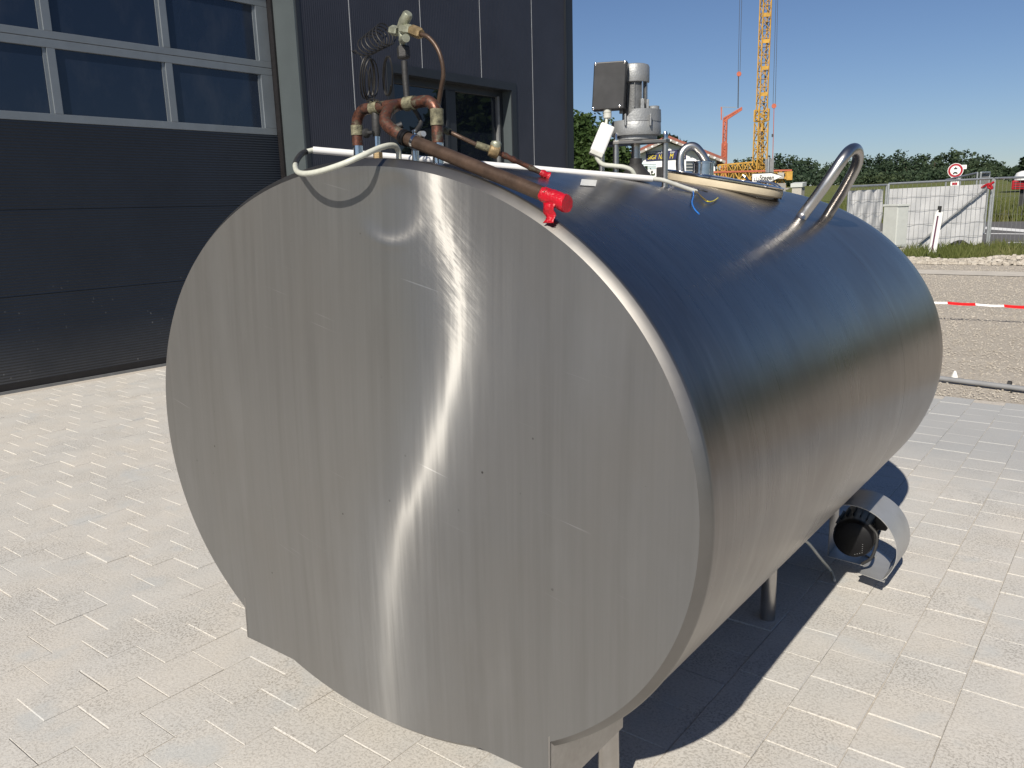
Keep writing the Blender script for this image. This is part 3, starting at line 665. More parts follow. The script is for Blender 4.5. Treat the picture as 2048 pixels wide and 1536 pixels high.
arch = [spx(1362, 352, 1.44), spx(1360, 325, 1.44), spx(1364, 305, 1.445), spx(1376, 294, 1.46), spx(1390, 294, 1.475), spx(1403, 308, 1.49), spx(1413, 326, 1.505), spx(1418, 346, 1.51)]
MB().tube([T(p) for p in smooth_path(arch, 8)], .0150, 16).build('vent_pipe', 'steel_tube', lid)
cb_ = spx(1406, 350, 1.46)
MB().lathe(T(cb_ - V3((0, 0, .03))), Td((0, 0, 1)), [(.036, 0), (.036, .068), (.040, .069), (.040, .074), (.038, .076), (.0005, .077)], 40).build('inspection_neck', 'steel_polished', lid)
k0 = spx(1322, 347, 1.36); MB().box(T(k0 + V3((-.013, -.013, -.02))), T(k0 + V3((.013, .013, .022)))).build('hinge_block', 'black_rubber', lid, bevel=.004)
clip = [spx(1514, 362, 1.66), spx(1540, 366, 1.66), spx(1555, 376, 1.65), spx(1559, 390, 1.63), spx(1555, 398, 1.60)]
for dx in (0, .012): MB().tube([T(p + V3((dx, 0, 0))) for p in smooth_path(clip, 6)], .0028, 8).build('spring_clip', 'steel_polished', lid)
MB().tube([T(p) for p in smooth_path([spx(1486, 350, 1.62), spx(1492, 356, 1.62), spx(1500, 364, 1.61)], 5)], .004, 8).build('lid_catch', 'steel_polished', lid)

# ---- agitator drive on three posts
mc = V3((.205, .865, 0)); mw = T((mc[0], mc[1], .70))
FH = _unit(np.array([f_[0], f_[1], 0])); RH = np.array([FH[1], -FH[0], 0])
def vp(px, py, dd=0.0, c=mw):  # world point on the upright plane through the drive, facing the yard
    d = wray(px, py); return C0 + d * ((FH @ (c - C0) + dd) / (FH @ d))
SC = (FH @ (mw - C0)) / FPX     # metres per photograph pixel there
pC, pB, pA = V3((.316, .895)+(0,)), V3((.200, .815)+(0,)), V3((.105, .895)+(0,))
gear_px = 1272
zpl = vp(1290, 286)[2]
ag = MB()
post_tops = []
for p in (pA, pB, pC):
    b0 = T((p[0], p[1], zs(p[0]) - .01)); post_tops.append(np.array([b0[0], b0[1], zpl])); 
plate_c = sum(post_tops) / 3
tri = []
for q in post_tops:
    d = _unit(q - plate_c); n = np.array([-d[1], d[0], 0])
    tri += [q + d * .006 - n * .014, q + d * .014, q + d * .006 + n * .014]
agm = MB().prism([p + np.array([0, 0, -.004]) for p in tri], (0, 0, .009)).build('agitator_plate', 'steel_rim', tank, label='triangular steel plate carrying the agitator drive', bevel=.001)
for p, q in zip((pA, pB, pC), post_tops):
    b0 = T((p[0], p[1], zs(p[0]) - .01))
    MB().lathe(b0, (0, 0, 1), [(.0085, 0), (.0085, q[2] - b0[2] - .004), (.0095, q[2] - b0[2] - .004)], 20).build('post', 'steel_tube', agm)
    MB().lathe(q + np.array([0, 0, .005]), (0, 0, 1), [(.0095, 0), (.0095, .004), (.0065, .0045), (.0062, .018), (.004, .022)], 14).build('post_nut', 'steel_polished', agm)
gc = vp(1272, 262); gx, gy = gc[0], gc[1]
gz = lambda py: vp(gear_px, py)[2]
GR = 47.5 * SC
MB().lathe((gx, gy, gz(333) - .02), (0, 0, 1), [(.013, 0), (.013, .2 if False else gz(288) - gz(333) + .02)], 20).build('shaft', 'steel_tube', agm)
c0 = vp(1273, 346); MB().lathe((gx, gy, gz(349) - .012), (0, 0, 1), [(30 * SC, 0), (30 * SC, .008), (13 * SC, gz(329) - gz(349) + .012), (12 * SC, gz(328) - gz(349) + .012), (12 * SC, gz(317) - gz(349) + .012)], 28).build('shaft_boot', 'black_rubber', agm)
# gearbox: round can, higher at the back right
mb = MB().lathe((gx, gy, gz(282)), (0, 0, 1), [(GR * .80, -.001), (GR * .84, .002), (GR * .84, gz(273) - gz(282)), (GR * .97, gz(272.5) - gz(282)), (GR, gz(268) - gz(282)), (GR * .985, gz(245) - gz(282)), (GR * .96, gz(243) - gz(282)), (.02, gz(243) - gz(282))], 44)
gb = mb.build('gearbox', 'cast_alu', agm, sharp=35, label='cast aluminium gearbox of the agitator')
mb = MB(); n = 40; a0, a1 = math.radians(-128), math.radians(112); vs = []
rho = lambda a: GR * .985
for zt in (gz(246), None):
    for i in range(n + 1):
        a = a0 + (a1 - a0) * i / n; d = RH * math.cos(a) + FH * math.sin(a)
        e = min(i, n - i) / n; zz = gz(246) if zt is not None else gz(243) + (gz(222) - gz(243)) * min(1, max(0, e * 9))
        vs.append(np.array([gx, gy, 0]) + d * GR * (1.0 if zt is not None else .985) + np.array([0, 0, zz]))
cen = [np.array([gx, gy, gz(246)]), np.array([gx, gy, gz(222)])]
m_ = n + 1; fs = [(i, i + 1, m_ + i + 1, m_ + i) for i in range(n)]
vs2 = [v * 1 for v in vs]; mb.add(vs, fs, True)
ins = [np.array([gx, gy, 0]) + (vs[m_ + i] - np.array([gx, gy, 0])) * [.86, .86, 1] + np.array([gx, gy, 0]) * [0, 0, 0] for i in range(m_)]
ins = [np.array([gx + (vs[m_ + i][0] - gx) * .3, gy + (vs[m_ + i][1] - gy) * .3, vs[m_ + i][2] + .001]) for i in range(m_)]
mb.add([vs[m_ + i] for i in range(m_)] + ins, [(i, i + 1, m_ + i + 1, m_ + i) for i in range(n)], True)
mb.build('gear_cover', 'cast_alu', gb, sharp=35)
for px in (1300, 1250): 
    q = vp(px, 240, -GR * .93 if px > 1260 else -GR * .8); MB().obox(q, RH, FH, (0, 0, 1), (.0022, .012, .016)).build('rib', 'cast_alu', gb, bevel=.0015)
oc = vp(1307, 222); MB().lathe((oc[0], oc[1], gz(224)), (0, 0, 1), [(9 * SC, 0), (9 * SC, .005), (11 * SC, .0055), (11 * SC, .014), (9.5 * SC, .015)], 20).build('oil_plug', 'cast_alu', gb, sharp=35)
# motor
mx = vp(1268, 170); MXY = (mx[0], mx[1])
mzz = lambda py: vp(1268, py)[2]
mo = MB().lathe((*MXY, mzz(245)), (0, 0, 1), [(22 * SC, 0), (22 * SC, mzz(160) - mzz(245))], 32).build('motor_body', 'cast_alu_dark', agm, label='grey electric motor of the agitator')
MB().lathe((*MXY, mzz(166)), (0, 0, 1), [(22 * SC, -.002), (28.5 * SC, 0), (29 * SC, .002), (29 * SC, mzz(136) - mzz(166)), (27 * SC, mzz(131.5) - mzz(166)), (22 * SC, mzz(129.5) - mzz(166)), (.001, mzz(129) - mzz(166))], 44).build('fan_cowl', 'cast_alu', mo, sharp=35)
for a in (-20, 100, 190, 300):
    a = math.radians(a); q = np.array([*MXY, 0]) + (RH * math.cos(a) + FH * math.sin(a)) * 25 * SC
    MB().tube([q + [0, 0, mzz(215)], q + [0, 0, mzz(163)]], 1.6 * SC, 8).build('tie_rod', 'steel_polished', mo)
    MB().obox(q + [0, 0, mzz(214)], RH, FH, (0, 0, 1), (3.4 * SC, 3.4 * SC, 12 * SC)).build('lug', 'cast_alu', mo, bevel=.001)
for i in range(10):
    a = math.radians(200 + i * 32); d = RH * math.cos(a) + FH * math.sin(a); q = np.array([*MXY, mzz(190)]) + d * 23 * SC
    MB().obox(q, d, np.cross((0, 0, 1), d), (0, 0, 1), (2.2 * SC, .7 * SC, 24 * SC)).build('cooling_fin', 'cast_alu_dark', mo)
# terminal box, faces the yard slightly turned
ca, sa = math.cos(math.radians(14)), math.sin(math.radians(14))
ex = RH * ca - FH * sa; ey = FH * ca + RH * sa; ez = np.array([0, 0, 1.0]); tilt = _unit(ez + RH * .055 - FH * 0.03)
bc = vp(1219, 172, -33 * SC)
w2, h2 = 30.5 * SC, 42.5 * SC
jb = MB().obox(bc + ey * 12 * SC, ex, ey, tilt, (w2, 12 * SC, h2)).build('terminal_box', 'black_plastic', mo, bevel=.0035)
MB().obox(bc - ey * 3.5 * SC, ex, ey, tilt, (w2 * .985, 4.0 * SC, h2 * .985)).build('box_cover', 'black_plastic', jb, bevel=.003)
for i, k in ((-1, 1), (1, 1), (-1, -1), (.82, -.95)):
    MB().lathe(bc - ey * 7.0 * SC + ex * w2 * .88 * i + tilt * h2 * .92 * k, -ey, [(2.6 * SC, 0), (2.6 * SC, .8 * SC), (1.6 * SC, 1.5 * SC)], 12).build('screw', 'steel_polished', jb)
g0 = vp(1215, 219, -30 * SC); MB().lathe(g0, (.0, 0, -1), [(7.5 * SC, -.004), (7.5 * SC, 6 * SC), (6.5 * SC, 6.5 * SC), (7.6 * SC, 7 * SC), (7.6 * SC, 15 * SC), (5 * SC, 17 * SC)], 16).build('cable_gland', 'grey_cable', jb)
# inline switch box on its cable
b1, b2 = vp(1216, 250, -34 * SC), vp(1193, 306, -40 * SC); dz_ = _unit(b2 - b1); dx_ = _unit(np.cross(dz_, FH)); dy_ = np.cross(dz_, dx_)
sb = MB().obox((b1 + b2) / 2, dx_, dy_, dz_, (13.5 * SC, 9 * SC, np.linalg.norm(b2 - b1) / 2)).build('switch_box', 'white_plastic', tank, bevel=.005, label='small white cable junction box tilted beside the motor')
MB().obox(b2 + dz_ * 2.5 * SC, dx_, dy_, dz_, (12.5 * SC, 8.5 * SC, 3.5 * SC)).build('end_cap', 'grey_cable', sb, bevel=.002)
MB().tube(smooth_path([vp(1214, 234, -30 * SC), vp(1213, 242, -32 * SC), vp(1212, 252, -34 * SC)], 5), 3.0 * SC, 10).build('cable', 'cream_cable', sb)
MB().tube(smooth_path([b2 + dz_ * 3 * SC, vp(1196, 319, -40 * SC), vp(1206, 329, -40 * SC), vp(1228, 332, -38 * SC), vp(1247, 334, -36 * SC), vp(1262, 340, -34 * SC), vp(1270, 352, -30 * SC)], 6), 4.4 * SC, 12).build('cable', 'cream_cable', sb)

# ---- white conduit across the crown, with its cable loop
cL, cR = spx(626, 300, .12), V3((.292, .862, .6715))
cd = cR - cL
MB().tube([T(cL), T(cR)], .0088, 16).build('conduit', 'white_plastic', tank, label='white plastic conduit laid across the crown of the tank')
MB().tube([T(p) for p in smooth_path([cR, cR + cd * .03 + V3((.006, .0, -.002)), cR + V3((.06, .07, -.022)), cR + V3((.09, .105, -.036))], 6)], .0062, 12).build('cable_end', 'grey_cable', tank)
e0 = cR + V3((.088, .10, -.034))
def sp_surf(px, py, off=.004):
    o = Ti(C0); d = TM.T @ wray(px, py)
    for s in np.arange(.5, 6, .002):
        q = o + d * s
        if abs(q[0]) < TA + off and abs(q[2]) < TB and (abs(q[0]) / (TA + off)) ** TN + (abs(q[2]) / (TB + off)) ** TN < 1: return q
    return o + d * 2
def wire(pix, mat, off=.006):
    MB().tube([T(e0)] + [T(p) for p in smooth_path([sp_surf(a, c, off) for a, c in pix], 6)], .0019, 8).build('wire_end', mat, tank)
wire([(1386, 380), (1387, 392), (1384, 405), (1389, 418), (1398, 428)], 'blue_wire'); wire([(1398, 428), (1402, 432), (1405, 436)], 'copper_brown') if False else None
wire([(1394, 384), (1405, 396), (1416, 403), (1427, 402), (1436, 396)], 'yellow_wire'); wire([(1392, 382), (1402, 392), (1413, 401)], 'brown_wire', .010); wire([(1396, 378), (1405, 381), (1415, 384)], 'sign_black', .014)
loop = [cL, spx(606, 306, .09), spx(594, 320, .03), spx(591, 335, -.04), spx(600, 346, -.085), spx(630, 345, -.105), spx(680, 330, -.10), spx(725, 311, -.07), spx(762, 295, -.02), spx(786, 291, .02), spx(796, 300, .038), spx(798, 318, .042)]
lps = smooth_path(loop, 8)
cbl = MB().tube([T(p) for p in lps], .0062, 12).build('sensor_cable', 'cream_cable', tank, label='off-white cable looping out over the front rim')
MB().tube([T(p) for p in lps[5:22]], .0072, 12).build('black_sleeve', 'black_rubber', cbl)
gl = V3((.024, .042, zs(.02))); MB().lathe(T(gl + V3((0, 0, -.006))), Td((0, 0, 1)), [(.016, 0), (.016, .009), (.011, .010), (.011, .022), (.008, .024)], 6).build('gland_nut', 'brass_warm', cbl)
lb = [sp_surf(1163, 359, .001), sp_surf(1194, 361, .001), sp_surf(1191, 373, .001), sp_surf(1160, 371, .001)]
MB().prism([T(p) for p in lb], Td((.0003, 0, .001))).build('sticker', 'sticker', tank)

# ---- copper refrigeration pipework
YP = .105
def q3(px, py, y=YP): return T(spx(px, py, y))
xA, xB, xC, xD = -.108, -.042, .081, .150
def stub(x, y, ztop, r):
    return MB().lathe(T((x, y, zs(x) - .01)), Td((0, 0, 1)), [(r, 0), (r, ztop - zs(x) + .01)], 22).build('pipe_stub', 'steel_polished', tank)
stub(xA, YP, .745, .0115); stub(xD, YP, .735, .0125); stub(xB, YP, .765, .0072); stub(xC, YP, .76, .0080)
zh = spx(800, 209, YP)[2]; zA0 = .738
hdr = [(xA, YP, zA0), (xA, YP, zh - .045)] + [(xA + .035 * (1 - math.cos(a)), YP, zh - .035 + .035 * math.sin(a)) for a in np.linspace(0.15, math.pi / 2, 7)] + [(x, YP, zh) for x in (-.03, .02, .08)] + [(xD - .035 + .035 * math.sin(a), YP, zh - .035 + .035 * math.cos(a)) for a in np.linspace(0, math.pi / 2 - .15, 7)] + [(xD, YP, zh - .05), (xD, YP, .728)]
ch = MB().tube([T(p) for p in hdr], .0132, 20).build('copper_header', 'copper', tank, label='weathered copper header pipe bent over the stubs')
for p, q, r_c in (((xA, YP, .762), (xA, YP, .785), .0150), ((xD, YP, .765), (xD, YP, .80), .0152), ((-.055, YP, zh), (-.03, YP, zh), .0150), ((.055, YP, zh), (.085, YP, zh), .0152)):
    MB().tube([T(p), T(q)], r_c, 20).build('solder_collar', 'verdigris', ch)
# suction line: out of the tee, back on itself and down over the shoulder
sx = [(.030, YP, zh), spx(783, 216, .07), spx(774, 227, .045), spx(770, 241, .03), spx(778, 254, .022), spx(795, 266, .02), spx(815, 278, .02)]
br = MB().tube([T(p) for p in smooth_path(sx, 8)], .0135, 20).build('copper_elbow', 'copper', ch)
e1, e2 = spx(815, 278, .02), V3((.555, -.008, .5885))
sl_ = MB().tube([T(e1), T(e1 + (e2 - e1) * .5), T(e2)], .0140, 22).build('suction_pipe', 'copper_brown', tank, label='long brown copper pipe sloping over the front shoulder')
du = _unit(e2 - e1)
rt = random.Random(3)
tw_ = [T(e2 + du * (-.045 + .0045 * i) + V3((rt.uniform(-.0012, .0012), 0, rt.uniform(-.0012, .0012)))) for i in range(14)]
tw_r = [.0145, .0148, .0147, .0150, .0148, .0152, .0149, .0151, .0150, .0154, .0157, .0160, .0163, .0166]
tb = MB().tube(tw_, tw_r, 22); tb.v = [tuple(np.array(p) + np.array([rt.gauss(0, .00035) for _ in range(3)])) for p in tb.v]; tb.build('tape_wrap', 'red_tape', sl_)
f0 = e2 - du * .020; mb = MB(); vs = []
for i in range(9):
    w_t = .0135 - .0004 * i + .0012 * math.sin(i * 1.7); zz = -.008 - .0047 * i; yo = -.013 - .003 * math.sin(i * .9) ; xo = .0015 * math.sin(i * 1.3)
    for k_ in range(5): u_k = (k_ - 2) / 2; vs.append(T(f0 + V3((xo + w_t * u_k, yo + .002 * math.sin(k_ * 2.1 + i * 1.4), zz))))
mb.add(vs, [(r * 5 + k_, r * 5 + k_ + 1, r * 5 + k_ + 6, r * 5 + k_ + 5) for r in range(8) for k_ in range(4)], True)
tt_ = mb.build('tape_tail', 'red_tape', sl_); md = tt_.modifiers.new('thick', 'SOLIDIFY'); md.thickness = .0008
for k, mt in ((-.012, 'black_gloss'), (-.003, 'black_gloss'), (.028, 'steel_polished')):
    q = e1 + du * k; MB().lathe(T(q), Td(du), [(.0138, -.004), (.0172, -.004), (.0176, 0), (.0172, .004), (.0138, .004)], 22).build('pipe_clamp', mt, sl_)
q = e1 + du * .03 + V3((.005, .01, .016)); MB().lathe(T(q), Td((.8, -.4, .1)), [(.008, -.012), (.009, 0), (.006, .014)], 12).build('clamp_screw', 'galv', sl_)
MB().tube([T(p) for p in smooth_path([spx(800, 255, .035), spx(790, 256, .03), spx(805, 249, .04)], 4)], .007, 10).build('clamp_tab', 'black_rubber', sl_)
# black sleeves on the thin stubs, with cap and capillary
MB().lathe(T((xB, YP, .755)), Td((0, 0, 1)), [(.0085, 0), (.0105, .012), (.0105, .045), (.008, .060), (.004, .066)], 16).build('pipe_sleeve', 'black_rubber', tank)
MB().tube([q3(756, 262), q3(755, 240), q3(753, 215), q3(750, 200)], .0022, 8).build('capillary', 'copper_brown', tank)
MB().lathe(q3(728, 267, .09), Td((1, 0, 0)), [(.006, 0), (.011, .004), (.011, .012), (.005, .016), (.004, .03)], 12).build('valve_cap', 'black_rubber', tank)
MB().tube([T(p) for p in smooth_path([(xC, YP, .755), spx(832, 262, YP), spx(842, 246, .13), spx(836, 230, .13), spx(828, 218, .12)], 6)], .0052, 12).build('rubber_hose', 'black_rubber', tank)
# expansion valve on its riser
rz = [spx(815, 222, .13), spx(814, 195, .13), spx(811, 160, .13), spx(809, 122, .13)]
ris = MB().tube([T(p) for p in smooth_path(rz, 6)], [.0055] * 7 + [.0085] * 12, 14).build('valve_riser', 'black_rubber', tank) if False else MB().tube([T(p) for p in smooth_path(rz, 6)], .0075, 14).build('valve_riser', 'black_rubber', tank)
def hexn(a, b_, r, mat, par, name='union_nut', n=6):
    a, b_ = V3(a), V3(b_); l = np.linalg.norm(b_ - a); return MB().lathe(a, b_ - a, [(r * .88, 0), (r, l * .12), (r, l * .85), (r * .85, l)], n, sm=False).build(name, mat, par)
va = MB().tube([q3(807, 96, .13), q3(803, 62, .13)], .0078, 14).build('expansion_valve', 'brass_grey', tank, label='verdigris brass expansion valve standing above the pipes')
hexn(q3(808, 117, .13), q3(806, 92, .13), .0150, 'black_rubber', va)
hexn(q3(797, 63, .13), q3(782, 60, .13), .0115, 'brass_grey', va); hexn(q3(803, 57, .125), q3(824, 61, .125), .0118, 'brass_grey', va); hexn(q3(822, 60, .125), q3(843, 68, .125), .0125, 'brass_warm', va)
MB().lathe(q3(802, 56, .13), q3(814, 32, .125) - q3(802, 56, .13), [(.010, 0), (.0125, .018), (.0125, .020), (.0118, .024), (.0118, .036), (.009, .041), (.001, .042)], 20).build('power_head', 'brass_grey', va)
MB().tube([q3(805, 80, .12), q3(812, 76, .09)], .009, 12).build('valve_body', 'brass_grey', va)
tl = [spx(840, 68, .125), spx(856, 74, .125), spx(872, 92, .128), spx(883, 118, .13), spx(887, 148, .135), spx(882, 178, .14), spx(877, 212, .145), spx(878, 238, .15), spx(890, 258, .15), spx(916, 272, .155), spx(952, 289, .18)]
ll = MB().tube([T(p) for p in smooth_path(tl, 7)], .0052, 12).build('liquid_line', 'copper_brown', tank, label='thin brown copper tube curving down from the valve')
hexn(q3(890, 260, .15), q3(900, 264, .15), .0085, 'verdigris', ll, 'flare_nut', 12)
d0, d1_, d2 = spx(952, 289, .18), spx(988, 301, .21), spx(1092, 350, .30)
MB().tube([T(d0), T(d1_)], .0080, 12).build('solder_sleeve', 'verdigris', ll)
MB().lathe(T(d1_ - V3((0, 0, .0))), Td(_unit(d1_ - d0)), [(.008, -.012), (.015, -.010), (.017, 0), (.0165, .010), (.008, .014)], 20).build('sight_glass', 'brass_warm', ll)
MB().lathe(T(d1_ + V3((.005, 0, .006))), Td((.2, -.1, 1)), [(.012, 0), (.0125, .010), (.010, .014), (.001, .016)], 16).build('sight_cap', 'brass_grey', ll)
dv = d2 - d1_; n_ = 14; MB().tube([T(d1_ + dv * i / n_) for i in range(n_ + 1)], [.0058 + (.002 if i in (3, 5, 10) else 0) for i in range(n_ + 1)], 12).build('outlet_tube', 'copper', ll)
MB().tube([T(d2 - dv * .12), T(d2 - dv * .05), T(d2), T(d2 + dv * .06)], [.006, .0095, .0075, .0105], 12).build('tape_wrap', 'red_tape', ll)
# capillary coils
def coil(pixf, n, r, name, mat='coil_black'):
    MB().tube([T(p) for p in [pixf(i / n) for i in range(n + 1)]], r, 6).build(name, mat, va)
def c1(t):
    a = t * 2 * math.pi * 6.5; rx, rz2 = 16 + 8 * t, 30 - 8 * t; cxp = 774 - 42 * t; cyp = 66 + 28 * t
    return spx(cxp + rx * math.cos(a) * .9 + rz2 * .35 * math.sin(a), cyp + rz2 * .75 * math.sin(a) - 6 * math.cos(a), .13 + .028 * math.cos(a))
def c2(t):
    a = t * 2 * math.pi * 4.6; cxp = 728 + 20 * t + 3 * math.sin(7 * t)
    return spx(cxp + 12 * math.cos(a), 156 + (41 + 3 * math.sin(5 * t)) * math.sin(a), .10 + .030 * math.sin(a + 1.1))
def c3(t):
    a = t * 2 * math.pi * 1.7; cxp = 774 + 4 * t
    return spx(cxp + 9 * math.cos(a + .5), 152 + 39 * math.sin(a + .5), .12 + .02 * math.sin(a))
coil(c1, 170, .0016, 'capillary_coil'); coil(c2, 130, .0017, 'capillary_coil'); coil(c3, 50, .0019, 'capillary_coil')
cc = [c1(1), spx(712, 108, .12), spx(704, 102, .12), spx(720, 110, .11), c2(0)]
MB().tube([T(p) for p in smooth_path(cc, 6)], .0012, 6).build('capillary_coil', 'coil_black', va)
cc = [c2(1), spx(748, 197, .1), spx(740, 201, .09), spx(733, 203, .09), spx(742, 198, .09), spx(757, 201, .088), spx(762, 208, .088)]
MB().tube([T(p) for p in smooth_path(cc, 6)], .0013, 6).build('capillary_coil', 'coil_black', va)

# ================================================================== PUMP UNIT UNDER THE SHELL
pb = on_z(1725, 1130, .075); pump = thing('cleaning_pump', 'black pump motor under a curved steel guard beside the tank leg', 'pump', (-.76, 3.15, 0))
PY0, PY1 = 3.085, 3.29; pcx, pcz, pr_ = -.785, .195, .163
arc = [(pcx + pr_ * math.cos(a), pcz + pr_ * math.sin(a)) for a in np.linspace(math.radians(-44), math.radians(172), 44)]
mb = MB(); k = len(arc); th = .0025; vs = []
for rad in (0, 1):
    for y in (PY0, PY1):
        for (x, z) in arc:
            d = np.array([x - pcx, z - pcz]); d = d / np.linalg.norm(d); vs.append((x - d[0] * th * rad, y - (0 if y == PY1 else 0.0), z - d[1] * th * rad))
q = lambda r, s, i: (r * 2 + s) * k + i
fs = []
for i in range(k - 1):
    fs += [(q(0, 0, i), q(0, 0, i + 1), q(0, 1, i + 1), q(0, 1, i)), (q(1, 0, i + 1), q(1, 0, i), q(1, 1, i), q(1, 1, i + 1)), (q(0, 0, i + 1), q(0, 0, i), q(1, 0, i), q(1, 0, i + 1)), (q(0, 1, i), q(0, 1, i + 1), q(1, 1, i + 1), q(1, 1, i))]
mb.add(vs, fs, True); mb.build('guard', 'sheet_metal', pump, sharp=40)
pl = [(-.905, PY0 + .0), (-.745, PY0 - .01), (-.752, PY0 - .055), (-.640, PY0 - .075), (-.626, PY0 + .14), (-.905, PY1 - .02)]
pl = [on_z(1655, 1112, .078), on_z(1728, 1131, .078), on_z(1719, 1146, .078), on_z(1769, 1164, .078), on_z(1783, 1119, .078), on_z(1738, 1094, .078) + [-.02, .05, 0], on_z(1660, 1075, .078)]
MB().prism([(p[0], p[1], .075) for p in pl], (0, 0, .003)).build('base_plate', 'sheet_metal', pump)
v0 = on_z(1655, 1112, .078); MB().prism([(v0[0], v0[1], .078), (v0[0] - .012, v0[1] + .16, .078), (v0[0] - .012, v0[1] + .16, .46), (v0[0], v0[1], .36)], (.003, 0, 0)).build('mounting_bracket', 'steel_dull', pump)
mcx, mcz = -.787, .212
ma = _unit(V3((.12, -1, .02)))
pm = MB().lathe((mcx - .015, PY0 + .16, mcz), ma, [(.030, -.12), (.070, -.10), (.074, 0), (.072, .09), (.074, .093), (.075, .13), (.068, .15), (.050, .158), (.001, .16)], 40).build('motor', 'black_gloss', pump, sharp=35)
for i in range(18):
    a = 2 * math.pi * i / 18; d = np.array([math.cos(a), 0, math.sin(a)]); MB().obox(np.array([mcx - .012, PY0 + .13, mcz]) + d * .077, d, ma, np.cross(d, ma), (.006, .045, .0014)).build('fin', 'black_gloss', pm)
ez2 = np.array([0, 0, 1.0]); fc = np.array([mcx - .015, PY0 + .16, mcz]) + ma * .1585
for i in range(4):
    for j in range(5):
        MB().obox(fc + np.array([.012 + i * .0085, 0, -.02 - j * .0085 + i * .004]) - ma * (.0035 + .0006 * i), (1, 0, .3), ma, (0, 0, 1), (.0018, .0014, .0011)).build('vent_slot', 'galv_dull', pm)
MB().tube(smooth_path([(mcx + .05, PY0 + .05, mcz + .06), (mcx + .085, PY0 + .03, mcz + .03), (mcx + .075, PY0 + .02, mcz - .05), (mcx + .04, PY0 + .02, mcz - .09)], 6), .006, 10).build('motor_lead', 'black_rubber', pump)
MB().box((mcx + .055, PY0 + .10, .24), (mcx + .10, PY0 + .16, .30)).build('terminal_box', 'black_plastic', pump, bevel=.006)
q0 = on_z(1742, 1112, .08); MB().prism([q0 + [-.03, 0, 0], q0 + [.0, -.02, 0], q0 + [.02, .01, 0], q0 + [-.01, .03, 0]], (0, 0, .004)).build('foot_lug', 'galv', pump)
MB().tube([q0 + [-.03, -.005, .004], q0 + [-.035, -.005, .03], q0 + [-.02, 0, .035]], .005, 8).build('bolt', 'galv', pump)
a_ = on_z(1668, 1160, .012); cg = on_z(1660, 1140, .02)
tag(MB().tube(smooth_path([T((.62, 1.30, -.50)), on_z(1612, 1082, .25), on_z(1640, 1115, .12), cg, a_ + [0, 0, .003], on_z(1668, 1160, .008)], 8), .006, 12).build('hanging_cable', 'grey_cable'), 'grey cable end dangling to the paving beside the tank leg', 'cable')

# ================================================================== YARD EDGE ITEMS
p0, p1 = on_z(1700, 734, .02), on_z(2200, 797, .02)
gp = MB().tube([p0, p1], .021, 14).build('grey_pipe', 'pipe_grey'); tag(gp, 'straight grey pipe lying along the edge of the gravel', 'pipe')
c_ = on_z(2019, 768, .03); gb_ = MB().lathe(c_, p1 - p0, [(.0235, -.012), (.026, -.012), (.026, .012), (.0235, .012)], 16).build('pipe_bracket', 'black_rubber', base=c_)
tag(gb_, 'small black clamp with a bent tail on the grey pipe', 'clamp'); MB().tube(smooth_path([c_ + [.01, -.025, -.005], c_ + [.02, -.07, -.03], c_ + [.03, -.11, -.045]], 4), .008, 8).build('tail', 'black_rubber', gb_)
wp = on_z(1909, 756, .0); tag(MB().lathe(wp + [0, 0, -.02], (0, 0, 1), [(.022, 0), (.026, .03), (.010, .075), (.002, .08)], 7, sm=False).build('white_stone', 'sign_white', base=wp), 'small white stone standing at the grey pipe', 'stone')
# barrier tape between two stakes
TD = 11.2
def tape_pt(px): 
    py = 604.5 + (px - 1870) * .052 + 0.0; return at(px, py, TD)
tp = thing('barrier_tape', 'red and white barrier tape stretched above the gravel', 'tape', (*tape_pt(1923)[:2], 0))
edges = [1720, 1782, 1839, 1895, 1951, 2008, 2066, 2124, 2182, 2240]
for i in range(len(edges) - 1):
    red = i % 2 == 1; red = (i - 3) % 2 == 0
    mb = MB(); m_ = 6; vs = []
    for j in range(m_ + 1):
        px = edges[i] + (edges[i + 1] - edges[i]) * j / m_; c = tape_pt(px); tw_ = 1.25 + .25 * math.sin(px * .05)
        d = np.array([RH[0] * 0 + FH[0] * math.sin(tw_), FH[1] * math.sin(tw_), math.cos(tw_)]) * (.055 if red else .05)
        if not red: d = d * .62
        c = c + [0, 0, -.006 * math.sin(math.pi * j / m_)]
        d = np.array([FH[0] * .5, FH[1] * .5, .85]) * (.019 if red else .013); vs += [c - d, c + d]
    mb.add(vs, [(2 * j, 2 * j + 2, 2 * j + 3, 2 * j + 1) for j in range(m_)], True); mb.build('tape_band', 'tape_red' if red else 'tape_white', tp)
for px in (1720, 2240):
    c = tape_pt(px); MB().tube([(c[0], c[1], -.05), (c[0], c[1], c[2] + .12)], .012, 8).build('stake', 'galv_dull', tp)

